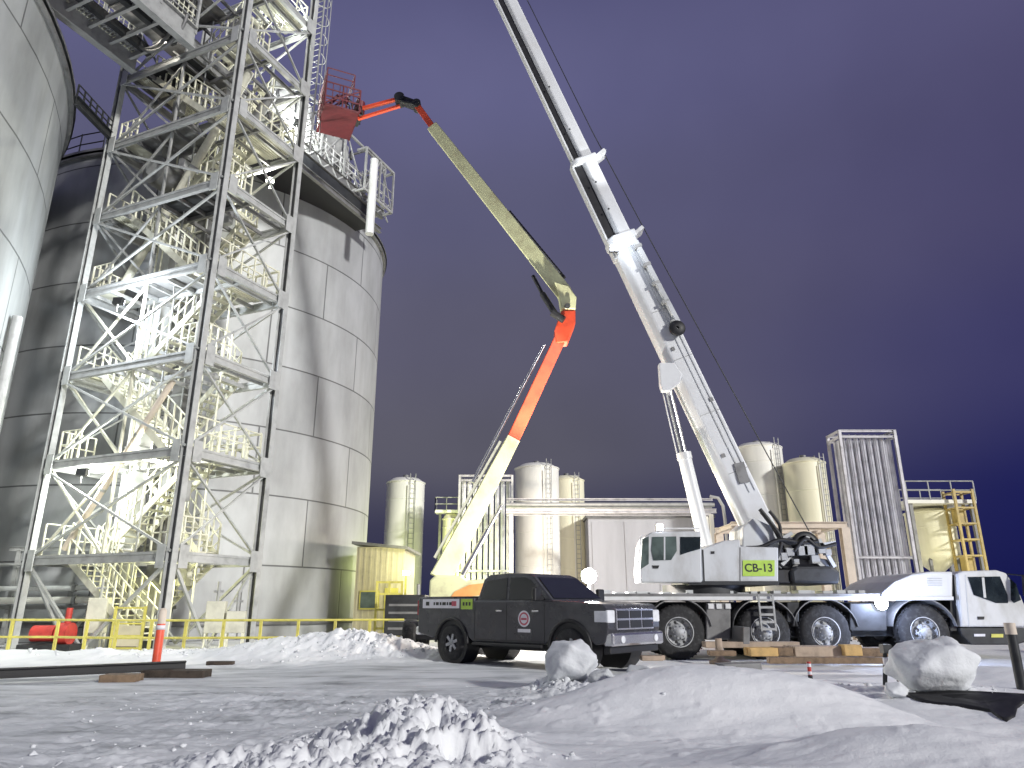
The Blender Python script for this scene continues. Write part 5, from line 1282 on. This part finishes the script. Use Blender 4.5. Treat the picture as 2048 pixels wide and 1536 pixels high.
# vaporiser fin towers
def vap(lab, px0, px1, pyt, Y, nf, grp='finned vaporiser towers'):
    a = at(px0, 1150, Y); b = at(px1, 1150, Y); zt = at((px0+px1)/2, pyt, Y).z; wd = b.x-a.x
    g = thing('vaporiser_tower', lab, 'vaporiser', (a.x+wd/2, Y+wd*.26, 0), 0, grp)
    for ix in range(nf):
        for iy in range(3):
            x = -wd/2+wd*(ix+.5)/nf; y = (iy-1)*wd*.16; mb = MB(); z0, z1 = .8, zt-.4
            mb.tube((x,y,z0),(x,y,z1),.035,8)
            s_ = wd/nf*.36
            for an in (0,45,90,135):
                dx, dy = s_*math.cos(R(an)), s_*math.sin(R(an)); mb.bar((x,y,z0),(x,y,z1), .012, s_*2, up=(dx,dy,0))
            mb.build('fin_tube', 'fin_alu', g)
    fr = MB(); hw = wd/2+.08; hy = wd*.26
    for (x, y) in ((-hw,-hy),(hw,-hy),(hw,hy),(-hw,hy)): fr.hbeam((x,y,0),(x,y,zt),.14,.14,.02)
    for z in (.7, zt*.36, zt-.35, zt-.05):
        for p_, q_ in (((-hw,-hy),(hw,-hy)),((hw,-hy),(hw,hy)),((hw,hy),(-hw,hy)),((-hw,hy),(-hw,-hy))): fr.hbeam((*p_,z),(*q_,z),.10,.12,.02)
    fr.build('frame', 'rack_grey', g)
    mb = MB()
    for ix in range(nf):
        x = -wd/2+wd*(ix+.5)/nf; mb.path([(x,-hy*.75,zt-.4),(x,-hy*.72,zt-.22),(x,hy*.72,zt-.22),(x,hy*.75,zt-.4)], .035, 6)
    mb.build('manifold', 'galvanised', g)
vap('tall finned vaporiser tower standing clear against the dark blue sky', 1722, 1832, 860, 36, 8)
vap('dim finned vaporiser tower behind the cream boom', 918, 1022, 950, 46, 9)
# pipe bridge
a = at(1012, 1022, 44); b = at(1432, 1019, 44); zt = a.z
g = thing('pipe_bridge', 'long pale pipe bridge crossing behind the boom lift and crane', 'pipe bridge', ((a.x+b.x)/2, 44, 0))
MB().hbeam((a.x,44,zt),(b.x,44,zt),.25,.26,.04).build('girder', 'rack_grey', g, world=True)
MB().hbeam((a.x,45.2,zt),(b.x,45.2,zt),.25,.26,.04).build('girder', 'rack_grey', g, world=True)
MB().tube((a.x,44.3,zt+.42),(b.x,44.3,zt+.42),.14,10).build('pipe', 'galvanised', g, world=True)
MB().tube((a.x,44.9,zt+.38),(b.x,44.9,zt+.38),.10,10).build('pipe', 'galvanised', g, world=True)
MB().hbeam((a.x,44.6,zt+.78),(b.x,44.6,zt+.78),.2,.14,.03).build('top_rail', 'rack_grey', g, world=True)
for px in (1022, 1432):
    x = at(px, 1150, 44).x
    for y in (44, 45.2): MB().hbeam((x,y,0),(x,y,zt-.2),.22,.22,.03).build('post', 'tank_white', g, world=True)
x = at(1440,1000,44).x; MB().path([(x-.6,44,zt+.9),(x-.1,44,zt+.8),(x+.15,44,zt+.3),(x+.2,44,zt-.5),(x+.2,44,.5)], .10, 10).build('bend_pipe', 'galvanised', g, world=True)
# walkway left of the left vaporiser
a = at(870, 1022, 47); b = at(925, 1022, 47)
g = thing('small_walkway', 'short railed walkway left of the dim fin tower', 'walkway', (a.x, 47, 0))
MB().box((a.x,47,a.z-.1),(b.x+1.2,48,a.z+.08)).build('deck', 'tank_white', g, world=True)
mb = MB(); rail(mb, (a.x,47,a.z), (b.x+1.2,47,a.z), 4, .9, .03); rail(mb, (a.x,47,a.z), (a.x,48,a.z), 1, .9, .03); mb.build('railing', 'galvanised', g, world=True)
mb = MB()
for x in (a.x+.3, b.x): mb.bar((x,47.5,0),(x,47.5,a.z-.1),.16,.16)
mb.build('supports', 'galv_dark', g, world=True)
# pale building behind the bridge
a = at(1176, 1036, 53); b = at(1425, 1036, 53)
g = thing('process_building', 'long pale windowless building behind the pipe bridge', 'building', ((a.x+b.x)/2, 53, 0))
MB().box((a.x,53,0),(b.x,62,a.z)).build('wall', 'building_wall', g, world=True)
mb = MB(); x = a.x+.25
while x < b.x-.2: mb.box((x,52.95,.3),(x+.10,52.998,a.z-.3)); x += 2.4
mb.build('cladding_ribs', 'building_wall', g, world=True)
MB().box((a.x-.15,52.8,a.z),(b.x+.15,62.2,a.z+.22)).build('roof', 'galv_dark', g, world=True)
# tan portal frame
a = at(1462, 1050, 31); b = at(1694, 1050, 31)
g = thing('portal_frame', 'tan steel portal frame behind the crane winches', 'frame', ((a.x+b.x)/2, 31, 0))
for y in (31, 33.5):
    MB().hbeam((a.x,y,a.z),(b.x,y,a.z),.22,.26,.03).build('beam', 'tan_steel', g, world=True)
    for x in (a.x+.15, b.x-.15): MB().hbeam((x,y,0),(x,y,a.z-.13),.34,.34,.03, up=(0,1,0)).build('post', 'tan_steel', g, world=True)
for x in (a.x+.15, b.x-.15): MB().hbeam((x,31.2,a.z+.0),(x,33.3,a.z+.0),.2,.2,.03).build('cross_beam', 'tan_steel', g, world=True)
g = thing('gas_heater', 'yellow cabinet on the portal frame left post', 'cabinet', (a.x+.55, 30.4, 0))
MB().box((-.35,-.25,0),(.35,.25,at(0,1040,30.4).z)).build('cabinet', 'tank_yellow', g, bevel=.03); MB().box((-.25,-.265,1.8),(.25,-.251,2.6)).build('door', 'shed_yellow', g)
# railed platform and yellow ladder tower at the right
a = at(1812, 1003, 39.5); b = at(1948, 1003, 39.5)
g = thing('tank_platform', 'railed platform above the legged tank at the right', 'platform', ((a.x+b.x)/2, 40, 0))
MB().box((a.x,39.3,a.z-.12),(b.x,42.5,a.z+.08)).build('deck', 'tank_white', g, world=True)
mb = MB(); rail(mb, (a.x,39.3,a.z+.05), (b.x,39.3,a.z+.05), 3, 1.05, .035); rail(mb, (a.x,42.4,a.z+.05), (b.x,42.4,a.z+.05), 3, 1.05, .035); mb.build('railing', 'galvanised', g, world=True)
mb = MB()
for x in (a.x+.2, b.x-.2):
    for y in (39.5, 42.3): mb.bar((x,y,0),(x,y,a.z-.12),.18,.18)
mb.build('posts', 'galv_dark', g, world=True)
a = at(1938, 1150, 39); b = at(1976, 1150, 39); zt = at(1940, 978, 39).z
g = thing('ladder_tower', 'narrow yellow ladder tower at the far right of the plant', 'ladder tower', ((a.x+b.x)/2, 39.4, 0))
mb = MB()
for x in (a.x, b.x):
    for y in (39, 40): mb.bar((x,y,0),(x,y,zt),.12,.12)
mb.build('posts', 'ladder_yellow', g, world=True)
mb = MB(); z = .5
while z < zt:
    mb.bar((a.x,39,z),(b.x,39,z),.09,.09); mb.bar((a.x,40,z),(b.x,40,z),.09,.09); mb.bar((a.x,39,z),(a.x,40,z),.07,.07); mb.bar((b.x,39,z),(b.x,40,z),.07,.07); z += .85
mb.build('rungs', 'ladder_yellow', g, world=True)
mb = MB(); z = .5
while z < zt-.9: mb.box((a.x+.15,39.35,z),(a.x+.6,39.8,z+.8)) if int(z/.85)%3 == 0 else None; z += .85
if mb.v: mb.build('cage_plates', 'ladder_yellow', g, world=True)
# yellow shed and dark generator
a = at(704, 1262, 33); b = at(800, 1262, 33); zt = at(750, 1094, 33).z
g = thing('yellow_shed', 'small yellow clad shed at the foot of the big silo', 'shed', ((a.x+b.x)/2, 33, 0))
MB().box((a.x,33,-.1),(b.x,37,zt)).build('wall', 'shed_yellow', g, world=True)
mb = MB(); x = a.x+.1
while x < b.x: mb.box((x,32.96,.1),(x+.08,32.998,zt-.05)); x += .25
mb.build('cladding_ribs', 'shed_yellow', g, world=True)
MB().prism([(a.x-.2,zt+.12),(b.x+.25,zt-.12),(b.x+.25,zt),(a.x-.2,zt+.24)], 32.7, 37.3).build('roof', 'galv_dark', g, world=True)
wz = at(0,1216,33).z; wz1 = at(0,1184,33).z; wx = at(722,1200,33).x; wx1 = at(756,1200,33).x
wf = MB().box((wx-.06,32.90,wz-.06),(wx1+.06,32.95,wz1+.06)).build('window', 'yellow_paint', g, world=True); MB().box((wx,32.88,wz),(wx1,32.899,wz1)).build('pane', 'cab_glass', wf, world=True)
MB().box((b.x-.75,32.90,0),(b.x-.15,32.95,2.1)).build('door', 'yellow_paint', g, world=True)
th_ = thing('shed_floodlight', 'greenish yellow lamp shining on the shed and the slim tank', 'floodlight', at(812, 1150, 32))
P = at(812, 1150, 32); MB().bar((P.x,P.y,0),(P.x,P.y,P.z),.08,.08).build('pole', 'yellow_paint', th_, world=True); MB().box((P.x-.14,P.y-.1,P.z),(P.x+.14,P.y+.1,P.z+.16)).build('lens', 'em_lime', th_, world=True)
lamp(th_, P+Vector((-.2,-.6,.5)), 120, (.95,.95,.45), .15); lamp(th_, P+Vector((.4,12,.8)), 750, (.85,1,.3), .3)
P = at(812, 1245, 28.5); g = thing('generator', 'dark skid generator between the shed and the pickup tail', 'generator', (P.x, P.y, 0))
MB().box((-.75,-.5,.25),(.75,.8,1.75)).build('housing', 'dark_steel', g, bevel=.03); MB().box((-.8,-.55,.0),(.8,.85,.22)).build('skid', 'tan_steel', g, bevel=.02)
mb = MB()
for k in range(4): mb.box((-.6,-.515,.5+k*.28),(.6,-.501,.58+k*.28))
mb.build('louvres', 'galv_dark', g); MB().tube((.4,.2,1.75),(.4,.2,2.15),.06,10).build('exhaust', 'galvanised', g)
mb = MB()
g = thing('yellow_rack', 'yellow steel frame with bars just left of the generator', 'frame', (at(776,1240,29.5).x, 29.5, 0))
for x in (-.5,0,.5): mb.bar((x,0,0),(x,0,2.3),.09,.09)
for z in (.5,1.2,1.8,2.25): mb.bar((-.5,0,z),(.5,0,z),.08,.08)
mb.build('bars', 'yellow_paint', g)
# small sodium lamp lighting the legged tank
P = at(1885, 1160, 38.5); th_ = thing('tank_floodlight', 'small lamp at the foot of the legged tank', 'floodlight', P)
MB().bar((P.x,P.y,0),(P.x,P.y,P.z),.08,.08).build('pole', 'galv_dark', th_, world=True); MB().box((P.x-.12,P.y-.1,P.z),(P.x+.12,P.y+.1,P.z+.14)).build('lens', 'em_cream', th_, world=True)
lamp(th_, P+Vector((0,-2.0,.6)), 260, (1,.95,.55), .2)
